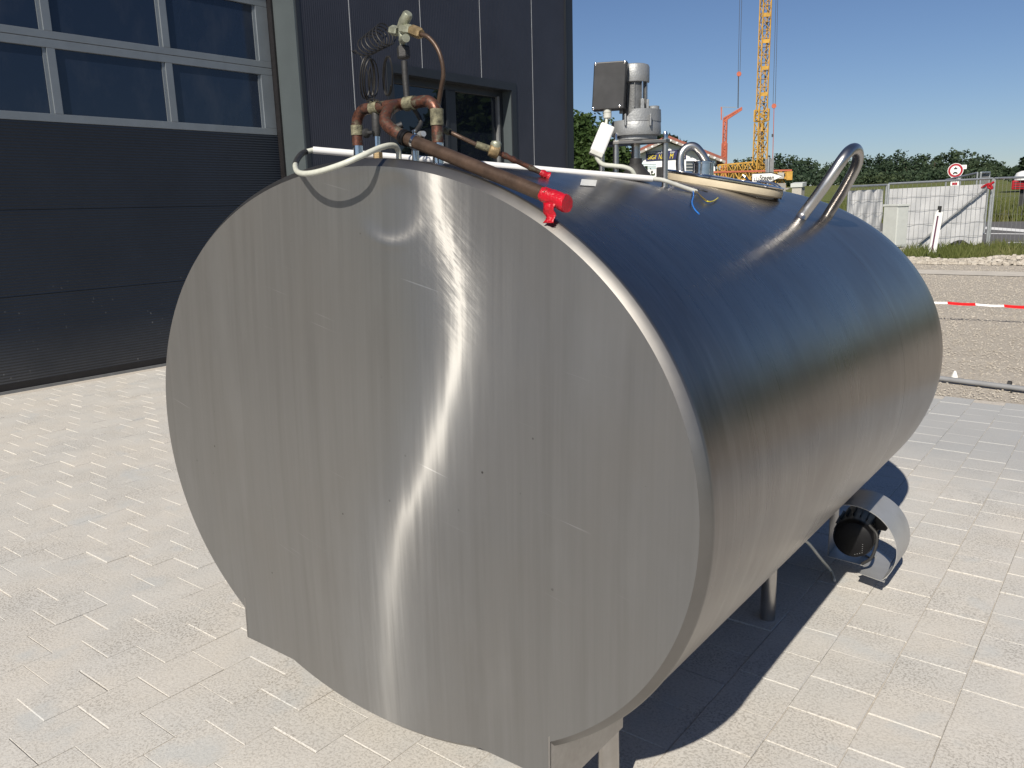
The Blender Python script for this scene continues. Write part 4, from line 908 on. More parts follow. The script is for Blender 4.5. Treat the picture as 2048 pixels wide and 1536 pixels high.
# ================================================================== SITE FENCE, BOX, MARKER POST
FYY = 26.2
def site_fence(pa, pz, top_a, top_z, label, tarp_px=None, brace=False, nh=5, D0=None):
    a, z = V3(pa), V3(pz); t = thing('site_fence', label, 'fence', ((a + z) / 2) * [1, 1, 0], 'site fence panels'); d = z - a; d[2] = 0; Lh = np.linalg.norm(d); d /= Lh
    up = np.array([0, 0, 1.0]); A = lambda s, h: a + d * s + up * (h * (top_a + (top_z - top_a) * s / Lh)) 
    for s in (0, Lh): MB().tube([A(s, 0) - up * .03, A(s, 1)], .030, 8).build('upright', 'galv', t)
    MB().tube([A(0, 1), A(Lh, 1)], .030, 8).build('rail', 'galv', t); MB().tube([A(0, .02), A(Lh, .02)], .021, 8).build('rail', 'galv', t)
    mb = MB(); n = int(Lh / .135)
    for i in range(1, n): mb.bar(A(Lh * i / n, .02), A(Lh * i / n, .99), .0055)
    for i in range(1, nh): mb.bar(A(0, i / nh), A(Lh, i / nh), .0055)
    mb.build('wire_mesh', 'galv_dull', t, kind='stuff'); return t, A, Lh, d
fb = lambda px, py: on_z(px, py)
P1, P0, Pm = on_z(1972, 498), on_z(1690, 512), on_z(1768, 505.5)
hgt = lambda p, px, py: on_y(px, py, p[1])[2]
ft, A, Lh, d = site_fence(Pm, P1, hgt(Pm, 1769, 368), hgt(P1, 1981, 357), 'mesh fence panel carrying a creased white tarp and a long diagonal brace')
Dt = lambda p, px, py: on_y(px, py, p[1])
def tarp_sheet(A, Lh, s0, s1, h0, h1, seed, off, label, cat='tarp'):
    rr = random.Random(seed); nx, nz = 60, 30; n = np.array([-d[1], d[0], 0.0]) * off; mb = MB(); vs = []
    for j in range(nz + 1):
        for i in range(nx + 1):
            u, w = i / nx, j / nz; s = s0 + (s1 - s0) * u; bot = h0 + .05 * math.sin(u * 7 + seed) + .06 * u * u * math.sin(u * 19)
            h = bot + (h1 - bot) * w
            fold = .035 * math.sin((u * 9 + w * 3.5) * 2.2 + seed) * (1 - .6 * w) + .022 * math.sin((u * 23 - w * 9)) + .05 * math.exp(-((u - .72 - .5 * (1 - w)) / .03) ** 2) + .04 * math.exp(-((u - .12 - .2 * (1 - w)) / .03) ** 2)
            vs.append(A(s, h) + n * (1 + fold * 14) )
    mb.add(vs, [(j * (nx + 1) + i, j * (nx + 1) + i + 1, (j + 1) * (nx + 1) + i + 1, (j + 1) * (nx + 1) + i) for j in range(nz) for i in range(nx)], True)
    return tag(mb.build('tarpaulin', 'tarp'), label, cat, 'white fence tarps')
tarp_sheet(A, Lh, .03, Lh * .96, .07, .925, 2, .035, 'large creased white tarp tied to the fence by the road')
b0_ = at(1826, 481, 25.0); tt = at(1963, 373, 25.4)
br_ = MB().tube([A(Lh * .02 + .9, .12) - np.array([-d[1], d[0], 0]) * .06, A(Lh * .955, .90) - np.array([-d[1], d[0], 0]) * .06], .024, 8).build('fence_brace', 'galv_dull'); tag(br_, 'long grey pole running diagonally across the white tarp', 'pole')
rb = A(Lh * .955, .90); MB().tube(smooth_path([rb + [-.15, -.05, -.05], rb + [.05, -.08, .05], rb + [.12, -.08, -.08], rb + [.02, -.09, -.02], rb + [.16, -.08, .1]], 5), .03, 8).build('knot', 'red_paint', br_)
ft2, A2, Lh2, d2_ = site_fence(on_z(1690, 512), Pm + [-.06, 0.05, 0], hgt(on_z(1690, 512), 1701, 373), hgt(Pm, 1766, 370), 'mesh fence panel with a dark creased tarp left of the cabinet')
tarp_sheet(A2, Lh2, .04, Lh2 * .95, .03, .94, 5, .05, 'greyish tarp on the fence panel left of the cabinet')
e_ = P1 + [.05, .02, 0]; far_ = on_z(2160, 507.5); site_fence(e_, far_, hgt(P1, 1981, 357), hgt(far_, 2160, 350.5), 'bare mesh fence panel at the right edge of the picture', nh=4)
g0_, g1_ = at(1883, 470, 33), at(1944, 466, 31.5); g0_[2] = g1_[2] = 0; site_fence(g0_, g1_, at(1883, 360, 33)[2], at(1944, 346, 31.5)[2], 'bare mesh fence panel behind the round traffic sign', nh=5)
g2_ = at(1968, 466, 36); g2_[2] = 0; site_fence(g1_ + [.1, 0, 0], g2_, at(1944, 346, 31.5)[2], at(1968, 345, 36)[2], 'short bare fence panel between sign and white tarp corner', nh=5)
# utility cabinet
ub = on_z(1800, 512); cab = thing('utility_cabinet', 'pale grey upright utility cabinet in front of the fence', 'cabinet', (ub[0], ub[1], 0))
uw = lambda px, py, dd=0: (lambda r: C0 + r * ((FH @ (ub - C0) + dd) / (FH @ r)))(wray(px, py))
pa, pz = uw(1789, 500), uw(1815, 500); zt = uw(1800, 409)[2]; pw = _unit((pz - pa) * [1, 1, 0]); pd = np.array([-pw[1], pw[0], 0]); ca2, sa2 = math.cos(.62), math.sin(.62); fr = pw * ca2 - pd * sa2 * -1; sd = np.cross((0, 0, 1), fr)
fw = np.linalg.norm((pz - pa)[:2]); 
o0 = pa * [1, 1, 0]
pfx = _unit(pw * .93 + pd * .36); psx = _unit(np.cross((0, 0, 1.0), pfx))
cc_ = o0 + pfx * fw * .54 + psx * .21
MB().obox(cc_ + [0, 0, .1], pfx, psx, (0, 0, 1), (fw * .54, .21, .1)).build('plinth', 'concrete', cab)
MB().obox(cc_ + [0, 0, (zt + .2) / 2], pfx, psx, (0, 0, 1), (fw * .56, .22, (zt - .2) / 2 - .03)).build('body', 'box_grey', cab, bevel=.01)
MB().obox(cc_ + [0, 0, zt - .02], pfx, psx, (0, 0, 1), (fw * .60, .25, .028)).build('roof_cap', 'box_grey', cab, bevel=.008)
MB().obox(cc_ - psx * .223 + [0, 0, (zt + .2) / 2], pfx, psx, (0, 0, 1), (fw * .51, .006, (zt - .2) / 2 - .07)).build('door', 'box_grey', cab, bevel=.004)
# leaning road marker post
mp0 = on_z(1864, 514); mk = thing('marker_post', 'leaning white roadside marker post with dark stripe and black cap', 'post', (mp0[0], mp0[1], 0))
mw_ = lambda px, py, dd=0: (lambda r: C0 + r * ((FH @ (mp0 - C0) + dd) / (FH @ r)))(wray(px, py))
a, c = mw_(1862, 511), mw_(1877, 424); ax_ = _unit(c - a); wx = _unit(np.cross(FH, ax_)); 
for o_, w_, mt, nm in ((-.055, .030, 'sign_white', 'post_flank'), (.058, .055, 'sign_white', 'post_flank'), (-.005, .036, 'post_purple', 'post_face')):
    s_ = -1; MB().obox((a + c) / 2 - wx * -o_ * 1 + FH * (.02 if nm == 'post_face' else 0), wx, FH, ax_, (w_ * .8, .03, np.linalg.norm(c - a) / 2 * (1.0 if nm == 'post_flank' else .97))).build(nm, mt, mk, bevel=.006)
cp0, cp1 = mw_(1878, 425), mw_(1880, 412); MB().obox((cp0 + cp1) / 2, wx, FH, _unit(cp1 - cp0), (.035, .035, np.linalg.norm(cp1 - cp0) / 2)).build('cap', 'sign_black', mk, bevel=.008)
MB().obox(mw_(1876, 426), wx, FH, ax_, (.03, .03, .07)).build('neck', 'sign_white', mk, bevel=.006)
MB().lathe((mp0[0], mp0[1], -.01), (0, 0, 1), [(.26, 0), (.24, .05), (.12, .09), (.08, .1)], 20).build('foot', 'black_rubber', mk)

# ================================================================== ROAD SIGNS
def lettering(txt, size, origin, mat, parent, ex=RH, shear=0.0, width=None):
    mb, w = text_mesh(txt, size, (0, 0, 0), (1, 0, 0), (0, 1, 0), .004, shear, 0.02 if txt == 'Stegen' else 0.0); k = (width / w) if width else 1.0
    ex = V3(ex); n = np.cross(ex, (0, 0, 1.0)); o = V3(origin)
    mb.v = [tuple(o + ex * v[0] * k + np.array([0, 0, 1.0]) * v[1] + n * v[2]) for v in mb.v]
    return mb.build('lettering', mat, parent)
def facing(px, D): d = wray(px, 400); f = _unit(np.array([d[0], d[1], 0])); return f, np.array([f[1], -f[0], 0])
# direction arrow sign
D = 33; F1, R1 = facing(1534, D); base = at(1534, 400, D) * [1, 1, 0]; sg = thing('direction_sign', 'white arrow shaped direction sign reading Stegen on a grey post', 'sign', base)
P_ = lambda px, py, dd=0.0: at(px, py, D) + F1 * dd
MB().tube([base - [0, 0, .1], base + [0, 0, P_(1534, 314)[2]]], .045, 10).build('post', 'galv', sg)
for k, mt, o in ((1.0, 'sign_black', -.075), (.90, 'sign_white', -.079)):
    cx, cy = P_(1532, 355)[:2], P_(1532, 354)[2]
    pts = []
    for px, py in ((1503, 347), (1543, 344.5), (1566, 352), (1543, 364.5), (1503, 366)):
        q_ = P_(1534 + (px - 1534) * (k if k == 1 else .945), 355 + (py - 355) * (k if k == 1 else .80), o); pts.append(q_)
    MB().prism(pts, F1 * .01).build('border' if k == 1 else 'arrow_panel', mt, sg)
lettering('Stegen', .27, P_(1519, 361, -.085), 'sign_black', sg, R1, width=P_(1548, 358)[:2].dot(R1[:2]) - P_(1519, 358)[:2].dot(R1[:2]))
for dx, dz_h in ((0, 5), (5, 8), (9, 6)): MB().box(P_(1508 + dx, 361, -.086), P_(1509.4 + dx, 361 - dz_h, -.082)).build('symbol', 'sign_black', sg)
MB().obox(P_(1512.5, 361.5, -.084), R1, F1, (0, 0, 1), (.10, .003, .012)).build('symbol', 'sign_black', sg)
MB().prism([P_(1530, 318, .06), P_(1548, 316, .06), P_(1547, 345, .06), P_(1531, 345, .06)], F1 * .012).build('sign_back', 'galv_dull', sg)
# round prohibition sign with supplementary plate
D = 40; F1, R1 = facing(1911, D); base = at(1917, 400, D) * [1, 1, 0]; sg = thing('traffic_sign', 'round red ringed no motor vehicles sign on a post behind the fence', 'sign', base)
MB().tube([base - [0, 0, .1], base + [0, 0, at(1911, 333, D)[2]]], .035, 10).build('post', 'galv', sg)
rc = at(1911, 341, D) - F1 * .05; r0 = 12.0 * D / FPX
for r, o, mt, nm in ((1.0, 0, 'sign_white', 'rim'), (.93, .006, 'sign_red', 'ring'), (.66, .012, 'sign_white', 'disc')):
    MB().lathe(rc - F1 * o, -F1, [(r0 * r, 0), (r0 * r, .006)], 40).build(nm, mt, sg)
ic = rc - F1 * .022; u = r0
def ic_box(x, z, w, h, nm='symbol'): MB().obox(ic + R1 * x * u + np.array([0, 0, z * u]), R1, F1, (0, 0, 1), (w * u, .003, h * u)).build(nm, 'sign_black', sg)
ic_box(0, .30, .22, .05); ic_box(0, .42, .06, .10); ic_box(-.17, .20, .05, .05); ic_box(.17, .20, .05, .05); ic_box(.0, .22, .10, .06)
ic_box(0, -.36, .30, .07); ic_box(0, -.25, .17, .06); ic_box(-.2, -.46, .06, .06); ic_box(.2, -.46, .06, .06)
MB().box(at(1900.5, 372, D) - F1 * .05, at(1919, 354, D) - F1 * .04) if False else None
a, c = at(1900.5, 371.5, D) - F1 * .05, at(1919, 354, D) - F1 * .05
MB().prism([a, a + R1 * ((c - a) @ R1), c, c - R1 * ((c - a) @ R1)], F1 * .008).build('plate', 'sign_white', sg)
for i, (w_, z_) in enumerate(((.36, .80), (.36, .66))): MB().obox((a + c) / 2 - F1 * .006 + [0, 0, (z_ - .5) * (c - a)[2]], R1, F1, (0, 0, 1), (w_ * .4, .003, .012)).build('symbol', 'sign_black', sg)
MB().obox((a + c) / 2 - F1 * .006 + [0, 0, -.28 * (c - a)[2]], R1, F1, (0, 0, 1), (.10, .003, .05)).build('symbol', 'sign_red', sg)
# small name board behind it
D = 52; F1, R1 = facing(1925, D); nb = thing('name_board', 'small white name board behind the round traffic sign', 'sign', at(1923, 400, D) * [1, 1, 0])
MB().obox(at(1925.5, 334, D), R1, F1, (0, 0, 1), (.19, .01, .11)).build('board', 'sign_white', nb); MB().tube([at(1921, 400, D) * [1, 1, 0], at(1921, 332, D)], .03, 8).build('post', 'galv_dull', nb)
MB().obox(at(1926, 334, D) - F1 * .014, R1, F1, (0, 0, 1), (.12, .003, .012)).build('symbol', 'sign_black', nb)
# red and white box at the frame edge
D = 55; F1, R1 = facing(2045, D); bx = thing('red_box', 'red box with a rounded white top on a dark post at the right edge', 'box', at(2045, 400, D) * [1, 1, 0])
q = at(2052, 369.5, D); MB().obox(q, R1, F1, (0, 0, 1), (.68, .4, .25)).build('body', 'red_paint', bx, bevel=.05)
for k in range(3): MB().obox(q - F1 * .405 + [0, 0, .13 - .13 * k], R1, F1, (0, 0, 1), (.58, .01, .018)).build('slot', 'sign_black', bx)
MB().lathe(q + [0, 0, .252], (0, 0, 1), [(.60, 0), (.60, .22), (.52, .40), (.3, .50), (.001, .53)], 24).build('white_top', 'sign_white', bx)
MB().obox(at(2044, 393, D), R1, F1, (0, 0, 1), (.12, .1, .55)).build('post', 'sign_black', bx)
# small pale shed in the meadow
D = 75; F1, R1 = facing(1595, D); sd_ = thing('field_shed', 'tiny pale shed at the edge of the meadow', 'shed', at(1597, 375, D) * [1, 1, 0])
q = at(1597, 372, D); MB().box((q[0] - .4, q[1] - .4, 0.0), (q[0] + .4, q[1] + .4, q[2] - .1)).build('wall', 'concrete', sd_)
MB().prism([(q[0] - .5, q[1] - .5, q[2] - .1), (q[0] + .5, q[1] - .5, q[2] - .1), (q[0] + .5, q[1] + .5, q[2]), (q[0] - .5, q[1] + .5, q[2])], (0, 0, .32)).build('roof', 'box_grey', sd_)
MB().prism([(q[0] - .9, q[1] - 1.0, q[2] - .3), (q[0] - .5, q[1] - 1.0, q[2] - .25), (q[0] - .5, q[1] - .55, q[2] - .2), (q[0] - .9, q[1] - .55, q[2] - .2)], (0, 0, .08)).build('awning', 'wood_grey', sd_)

# ================================================================== WHITE GABLED BUILDING
D = 100; F1, R1 = facing(1335, D); ctr = at(1335, 400, D) * [1, 1, 0]; K = D / (FPX) * 1.0
def bp(px, py, dd=0.0):
    d = wray(px, py); return C0 + d * ((F1 @ (ctr - C0) + dd) / (F1 @ d))
wh = thing('white_workshop', 'white gabled workshop with red tiled roof and blue sign', 'building', ctr)
zr, ze = bp(1335, 277)[2], bp(1335, 317)[2]; hw = (bp(1432, 320) - bp(1238, 320)) @ R1 / 2; cxm = bp(1335, 320) * [1, 1, 0]; UPV = np.array([0, 0, 1.0])
G = lambda x, z, dd=0.0: cxm + R1 * x + UPV * z + F1 * dd
MB().prism([G(-hw, 0), G(hw, 0), G(hw, ze - .2), G(0, zr - .45), G(-hw, ze - .2)], F1 * 14).build('wall', 'render_white', wh)
ov = 1.0
for s in (-1, 1):
    a, c = G(0, zr, -1.0), G(s * (hw + ov), ze - .55, -1.0); nrm = _unit(np.cross(c - a, F1)); nrm = nrm * (1 if nrm[2] > 0 else -1)
    rf = MB().prism([a, c, c + nrm * .28, a + nrm * .28], F1 * 16).build('roof', 'roof_red', wh)
    MB().prism([a - nrm * .28, c - nrm * .28, c - nrm * .003, a - nrm * .003], F1 * .9).build('bargeboard', 'wood_grey', rf)
    for k in range(9):
        q = a + (c - a) * (.06 + .108 * k) - nrm * .16 - F1 * .08; MB().lathe(q, -F1, [(.13, -.05), (.13, .05), (.06, .1)], 10).build('purlin_end', 'sign_white', rf)
    MB().tube([G(s * hw * .985, 0, -.1), G(s * hw * .985, ze - .9, -.1), G(s * (hw + ov * .8), ze - .75, -.2)], .07, 8).build('downpipe', 'cable_dark', wh)
sx0, sx1 = (bp(1292, 311) - cxm) @ R1, (bp(1372, 311) - cxm) @ R1; sz1, sz0 = bp(1330, 302)[2], bp(1330, 321)[2]
sgn = MB().prism([G(sx0, sz0 + .03, -.12), G(sx1, sz0 + .12, -.12), G(sx1, sz1 + .05, -.12), G(sx0, sz1 - .02, -.12)], F1 * .1).build('sign_board', 'sign_blue', wh, label='dark blue sign board with yellow lettering SIGI')
def sgt(txt, px0, px1, pyb, h, mat, shear):
    lettering(txt, h, bp(px0, pyb, -.14), mat, sgn, R1, shear, width=(bp(px1, pyb) - bp(px0, pyb)) @ R1)
sgt('SIGI', 1294.5, 1312.5, 318.8, .68, 'sign_yellow', .25); sgt('NA', 1316.5, 1328, 318.4, .80, 'sign_yellow', .25); sgt('M', 1338.5, 1347, 317.0, .80, 'sign_yellow', .25); sgt('I', 1365, 1368.5, 316.2, .80, 'sign_yellow', .25)
sgt('Landmaschinen u', 1294.5, 1328, 307.6, .40, 'sign_white', .1); sgt('eser', 1340, 1350, 306.4, .40, 'sign_white', .1)
for px0, py0, px1, py1, mt in ((1283, 325, 1312, 338, 'shutter_blue'), (1372, 322, 1400, 347, 'far_glass'), (1245, 330, 1268, 347, 'far_glass')):
    wv = MB().prism([bp(px0, py1, -.05), bp(px1, py1, -.05), bp(px1, py0, -.05), bp(px0, py0, -.05)], F1 * .06).build('window', mt, wh)
    for k in range(1, 4): MB().bar(bp(px0, py0 + (py1 - py0) * k / 4, -.07), bp(px1, py0 + (py1 - py0) * k / 4, -.07), .10, .04).build('glazing_bar', 'sign_white', wv)

# ================================================================== CRANES
def lattice(mb, c0, c1, w0, w1, n, chord, dia, ex, ey):
    c0, c1, ex, ey = V3(c0), V3(c1), V3(ex), V3(ey)
    cor = lambda t, i, j: c0 + (c1 - c0) * t + (ex * i + ey * j) * (w0 + (w1 - w0) * t) / 2
    for i, j in ((-1, -1), (1, -1), (1, 1), (-1, 1)): mb.bar(cor(0, i, j), cor(1, i, j), chord)
    pr = [((-1, -1), (1, -1)), ((1, -1), (1, 1)), ((1, 1), (-1, 1)), ((-1, 1), (-1, -1))]
    for k in range(n):
        for (a, c) in pr:
            p, q = (a, c) if k % 2 else (c, a)
            mb.bar(cor(k / n, *p), cor((k + 1) / n, *q), dia); mb.bar(cor(k / n, *a), cor(k / n, *c), dia * .8)
    return mb
D = 90; F1, R1 = facing(1517, D); cb0 = at(1517, 398, D) * [1, 1, 0]
cr = thing('tower_crane', 'tall yellow lattice tower crane rising behind the tank', 'crane', cb0)
zpx = lambda py, px=1517, D=90: at(px, py, D)[2]
ca3 = math.radians(24); E1 = R1 * math.cos(ca3) + F1 * math.sin(ca3); E2 = np.cross(UPV, E1)
sc = D / FPX
lattice(MB(), cb0 + UPV * 1.2, cb0 + UPV * zpx(245), 20 * sc, 18 * sc, 9, .12, .065, E1, E2).build('lower_mast', 'crane_yellow', cr)
lattice(MB(), cb0 + UPV * zpx(243), cb0 + UPV * zpx(219), 18.5 * sc, 18.5 * sc, 2, .16, .09, E1, E2).build('mast_collar', 'crane_yellow', cr)
lattice(MB(), cb0 + UPV * zpx(222), cb0 + UPV * 33, 14.5 * sc, 14.5 * sc, 30, .10, .055, E1, E2).build('upper_mast', 'crane_yellow', cr)
lattice(MB(), cb0 + UPV * zpx(338) , cb0 + UPV * zpx(240), 7 * sc, 7 * sc, 10, .08, .04, E1, E2).build('inner_mast', 'crane_yellow', cr)
for py in (190, 138, 85, 33): MB().obox(cb0 + UPV * zpx(py) - F1 * 8.2 * sc + R1 * 2 * sc, R1, F1, UPV, (6.8 * sc, .05, 3.2 * sc)).build('joint_plate', 'crane_yellow', cr)
MB().obox(cb0 + UPV * zpx(256) - F1 * 9 * sc + R1 * 1.5 * sc, R1, F1, UPV, (1.6 * sc, .2, 7 * sc)).build('winch_housing', 'crane_yellow', cr)
# base: folded boom sections and ballast frame
bw = lambda px, py, dd=0.0: at(px, py, D) + F1 * dd
lattice(MB(), bw(1436, 338), bw(1506, 334), .75, .95, 7, .13, .08, UPV, F1).build('boom_section', 'crane_yellow', cr)
MB().bar(bw(1428, 345, -1), bw(1583, 341, -1), .22, .16).build('base_beam', 'crane_red', cr)
lattice(MB(), bw(1428, 352, -.6), bw(1582, 349, -.6), .8, .8, 15, .12, .09, UPV, F1).build('boom_section', 'crane_yellow', cr)
lattice(MB(), bw(1540, 366, -.4), bw(1572, 364, -.4), .9, .9, 3, .14, .10, UPV, F1).build('base_frame', 'crane_yellow', cr)
MB().obox(bw(1578, 352, -.8), R1, F1, UPV, (.28, .5, .42)).build('ballast_end', 'crane_yellow', cr); MB().obox(bw(1561, 352, -1.2), R1, F1, UPV, (.3, .3, .3)).build('drive_unit', 'concrete', cr)
MB().obox(bw(1556, 376, -.9), R1, F1, UPV, (.7, .7, .45)).build('ballast_block', 'crane_grey', cr)
for px in (1500, 1530, 1560): MB().bar(bw(px, 360) * [1, 1, 0], bw(px, 352), .25).build('outrigger', 'crane_yellow', cr)
# jib above the picture, from which the hook ropes hang
jd = R1; lattice(MB(), cb0 + UPV * 31.5 - jd * 9, cb0 + UPV * 31.5 + jd * 9, 1.0, 1.0, 18, .13, .08, UPV, F1).build('jib', 'crane_yellow', cr)
def rope(px0, py0, px1, py1, r=.022, D=90, zz=None):
    a, c = at(px0, py0, D), at(px1, py1, D); 
    if zz: a = a + (a - c) * (zz - a[2]) / (a[2] - c[2])
    return MB().tube([a, c], r, 6)
for nm, lab, seg, hook, chain in (('hook_block', 'red hook block hanging on ropes left of the yellow crane mast', ((1479.5, 0, 1476.5, 144), (1483.5, 0, 1480, 144)), (1478, 148), (1477, 152, 1476, 216)),
                            ('hook_block', 'small hook block hanging on ropes right of the yellow crane mast', ((1552, 0, 1546, 209), (1555.5, 0, 1550.5, 209)), (1548, 212), (1548, 216, 1545, 338))):
    h = at(hook[0], hook[1], 90); t_ = thing(nm, lab, 'hook', h, 'crane hooks')
    for s_ in seg: rope(*s_, zz=31.3).build('rope', 'cable_dark', t_)
    MB().lathe(h - F1 * .1, F1, [(.24, 0), (.24, .2)], 8, sm=False).build('block', 'crane_red', t_)
    rope(*chain, r=.05 if hook[0] < 1500 else .035).build('chain', 'cable_dark' if hook[0] < 1500 else 'crane_red', t_)
    MB().tube([at(chain[2], chain[3] - 70, 90), at(chain[2], chain[3] - 64, 90)], .09, 8).build('shackle', 'cable_dark', t_)
D = 170; F2, R2 = facing(1446, D); rb0 = at(1446, 398, D) * [1, 1, 0]; sc2 = D / FPX
rc_ = thing('small_crane', 'distant red lattice crane with a short raised jib left of the yellow crane', 'crane', rb0)
z2 = lambda py: at(1446, py, 170)[2]; mk_ = lambda px, py: at(px, py, 170)
lattice(MB(), rb0 + UPV * 0, rb0 + UPV * z2(287), 8 * sc2, 7 * sc2, 12, .30, .16, R2, F2).build('mast', 'crane_red', rc_)
MB().obox(rb0 + UPV * z2(300), R2, F2, UPV, (3.2 * sc2, .3, 14 * sc2)).build('mast_panel', 'crane_red', rc_)
lattice(MB(), rb0 + UPV * z2(287), rb0 + UPV * z2(240), 6 * sc2, 6 * sc2, 6, .24, .14, R2, F2).build('upper_mast', 'crane_red', rc_)
lattice(MB(), mk_(1447, 240), mk_(1484, 217), 5.5 * sc2, 3.2 * sc2, 8, .24, .16, UPV, F2).build('jib', 'crane_red', rc_)
MB().bar(mk_(1443, 240), mk_(1442.5, 214), .22).build('tie_mast', 'crane_red', rc_); MB().bar(mk_(1442.5, 214), mk_(1472, 215), .09).build('tie_bar', 'crane_grey', rc_); MB().bar(mk_(1444, 214), mk_(1448, 236), .09).build('tie_bar', 'crane_grey', rc_)

# ================================================================== TREES, GRASS
def leaf_cloud(mb, c, rad, n, size, rr, squash=1.0):
    for _ in range(n):
        while True:
            v = np.array([rr.gauss(0, 1), rr.gauss(0, 1), rr.gauss(0, 1)]); l = np.linalg.norm(v)
            if l > .01: break
        v = v / l * (rr.random() ** .45) * rad * [1, 1, squash]
        p = c + v; s = size * rr.uniform(.6, 1.3)
        a = np.array([rr.gauss(0, 1), rr.gauss(0, 1), rr.gauss(0, .7)]); a /= np.linalg.norm(a); b_ = np.cross(a, [rr.gauss(0, 1), rr.gauss(0, 1), rr.gauss(0, 1)]); b_ = b_ / (np.linalg.norm(b_) + 1e-9)
        mb.add([p - a * s, p + b_ * s * .55, p + a * s, p - b_ * s * .55], [(0, 1, 2, 3)])
def tree(label, base, h, r, seed, mat, leaves=5000, leaf=.22, group=None, clumps=22):
    rr = random.Random(seed); base = V3(base); t = thing('leafy_tree', label, 'tree', base, group)
    tr = MB().tube(smooth_path([base - [0, 0, .2], base + [.1, 0, h * .2], base + [-.05, .1, h * .45], base + [0.1, .0, h * .75]], 5), [.045 * h * (1 - .85 * i / 15) * .55 for i in range(16)], 8)
    for k in range(6):
        a = rr.uniform(0, 6.28); z0 = h * rr.uniform(.25, .5); e = base + np.array([math.cos(a) * r * .7, math.sin(a) * r * .7, z0 + h * .22]); tr.tube([base + [0, 0, z0], (base + [0, 0, z0] + e) / 2 + [0, 0, .15], e], [.012 * h, .008 * h, .003 * h], 6)
    tr.build('trunk', 'bark', t); mb = MB()
    for k in range(clumps):
        a = rr.uniform(0, 6.28); u = rr.random(); z = h * (.22 + .72 * u); rad = r * (1.0 - .75 * max(0, u - .35) ** 1.0 / .65) * rr.uniform(.35, .95) ; cr_ = r * rr.uniform(.26, .48)
        leaf_cloud(mb, base + np.array([math.cos(a) * rad, math.sin(a) * rad, z]), cr_, leaves // clumps, leaf, rr, .8)
    mb.build('crown', mat, t); return t
gp_ = 'trees beyond the hall corner'
for px, py, D, lab, sd2, rr_ in ((1152, 228, 38, 'tall green tree just behind the hall corner', 1, 2.4), (1188, 268, 36, 'bushy green tree with its top beside the grey motor', 2, 1.9), (1226, 300, 52, 'lower green tree behind the agitator posts', 3, 2.5)):
    tp_ = at(px, py, D); h = tp_[2]; tree(lab, (tp_[0], tp_[1], 0), h, rr_, sd2, 'leaf_mid', 15000, .115, gp_, 40)
for px, py, D, lab, sd2 in ((1322, 268, 125, 'tree showing above the workshop roof beside the gearbox', 5), (1345, 272, 130, 'small dark tree top above the workshop ridge', 6)):
    tp_ = at(px, py, D); tree(lab, (tp_[0], tp_[1], 0), tp_[2], 4.0, sd2, 'leaf_dark', 2200, .5, 'trees behind the workshop')
tree('large leafy tree beyond the right frame edge mirrored in the hall window', (17, 40, 0), 10, 4.5, 8, 'leaf_mid', 4000, .4, 'trees mirrored in the window'); tree('second leafy tree mirrored in the hall window', (26, 47, 0), 9, 4.5, 9, 'leaf_mid', 4000, .4, 'trees mirrored in the window')
tp_ = at(2046, 318, 150); tree('dark tree at the right edge beyond the meadow', (tp_[0] + .6, tp_[1], terr(tp_[0], tp_[1])), tp_[2] - terr(tp_[0], tp_[1]), 3.2, 12, 'leaf_dark', 3500, .42)
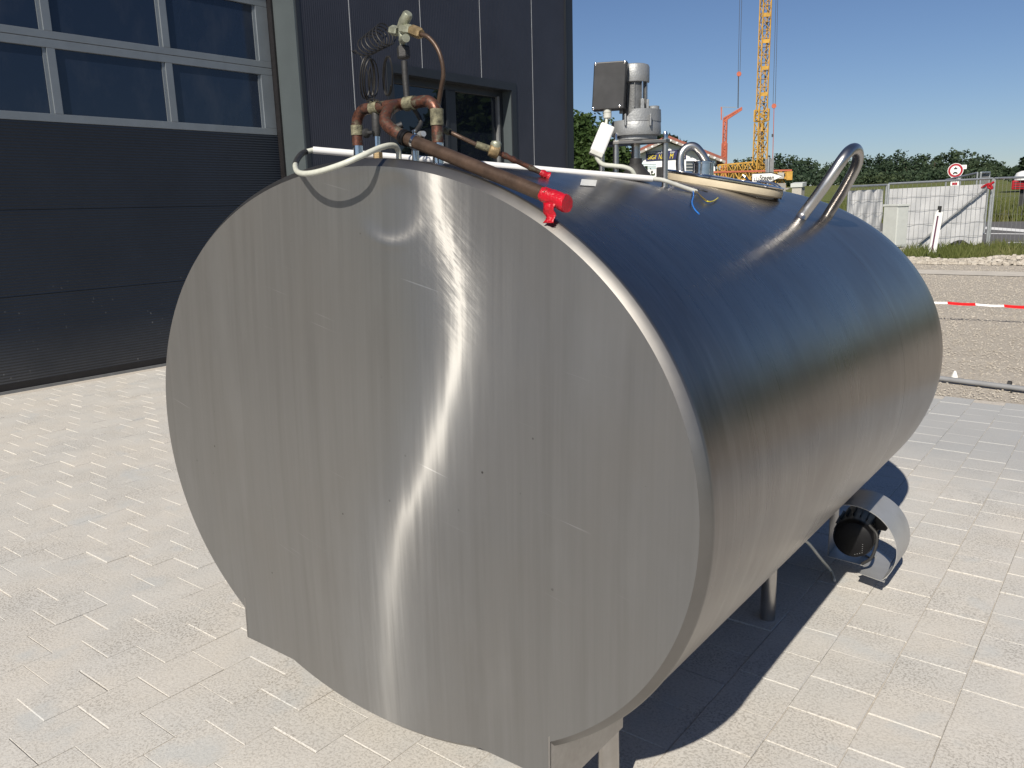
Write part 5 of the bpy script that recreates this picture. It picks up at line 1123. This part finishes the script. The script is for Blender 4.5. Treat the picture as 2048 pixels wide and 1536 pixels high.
# the wood on the rise
prof_ = [(1380, 345), (1430, 335), (1461, 316), (1485, 310), (1515, 309), (1544, 304), (1568, 305), (1593, 312), (1628, 318), (1636, 329), (1647, 324), (1666, 319), (1700, 314), (1718, 309), (1740, 312), (1779, 303), (1795, 298), (1839, 304), (1879, 305), (1889, 295), (1905, 300), (1919, 297), (1939, 299), (1969, 309), (1992, 316), (1999, 330)]
rr = random.Random(21); mb = MB(); trk = MB(); px = 1385.0
while px < 1998:
    top = np.interp(px, [p[0] for p in prof_], [p[1] for p in prof_])
    for row in range(3):
        D = 320 + row * -14 + rr.uniform(-6, 6); tpx = px + rr.uniform(-7, 7); frac = (0.0, .30, .58)[row]
        g = at(tpx, 372, D); z0 = terr(g[0], g[1]); y_ = top + (368 - top) * frac + rr.uniform(0, 7); ztop = at(tpx, y_, D)[2]; g[2] = z0; h = max(3.0, ztop - z0); r = rr.uniform(2.2, 3.6)
        trk.tube([g, g + [0, 0, h * .7]], [.3, .12], 5)
        for k in range(7):
            a = rr.uniform(0, 6.28); u = rr.random(); q = g + np.array([math.cos(a) * r * .6 * (1 - u * .5), math.sin(a) * r * .6, h * (.25 + .66 * u)])
            leaf_cloud(mb, q, r * rr.uniform(.45, .7), 26, .55, rr)
    px += rr.uniform(7, 11)
for k in range(260):
    tpx = rr.uniform(1440, 2000); D = rr.uniform(268, 285); g = at(tpx, 372, D); g[2] = terr(g[0], g[1]); leaf_cloud(mb, g + [0, 0, rr.uniform(.8, 2.5)], rr.uniform(1.2, 2.2), 20, .5, rr)
fo = mb.build('wood', 'leaf_dark', kind='stuff'); tag(fo, 'dark green wood along the rise behind the meadow', 'wood'); trk.build('wood_trunks', 'bark', fo, kind='stuff')
def grass(name, n, samp, h0, h1, w, seed, label):
    rr = random.Random(seed); mb = MB()
    for _ in range(n):
        x, y, z = samp(rr); a = rr.uniform(0, 6.28); h = rr.uniform(h0, h1); c, s = math.cos(a) * w, math.sin(a) * w; lx, ly = rr.gauss(0, .25) * h, rr.gauss(0, .25) * h
        mb.add([(x - c, y - s, z), (x + c, y + s, z), (x + lx * .5 + c * .6, y + ly * .5 + s * .6, z + h * .6), (x + lx, y + ly, z + h)], [(0, 1, 2, 3)])
    tag(mb.build(name, 'grass_blade', kind='stuff'), label, 'grass')
def s_verge(rr):
    y = 21.1 + 5.6 * rr.random(); x = rr.uniform(-.42 * y - .6, -.05 * y + 1.0); return x, y, -.02
grass('verge_grass', 16000, s_verge, .08, .34, .010, 31, 'ragged green grass along the verge under the fence')
def s_mead(rr):
    D = 51.5 + 50 * rr.random() ** 1.6; a = rr.uniform(1535, 2090); p = at(a, 400, D); return p[0], p[1], terr(p[0], p[1])
grass('meadow_grass', 26000, s_mead, .25, 1.0, .035, 32, 'tall meadow grass beyond the road')
for o in bpy.data.objects:
    if '_b' in o: del o['_b']
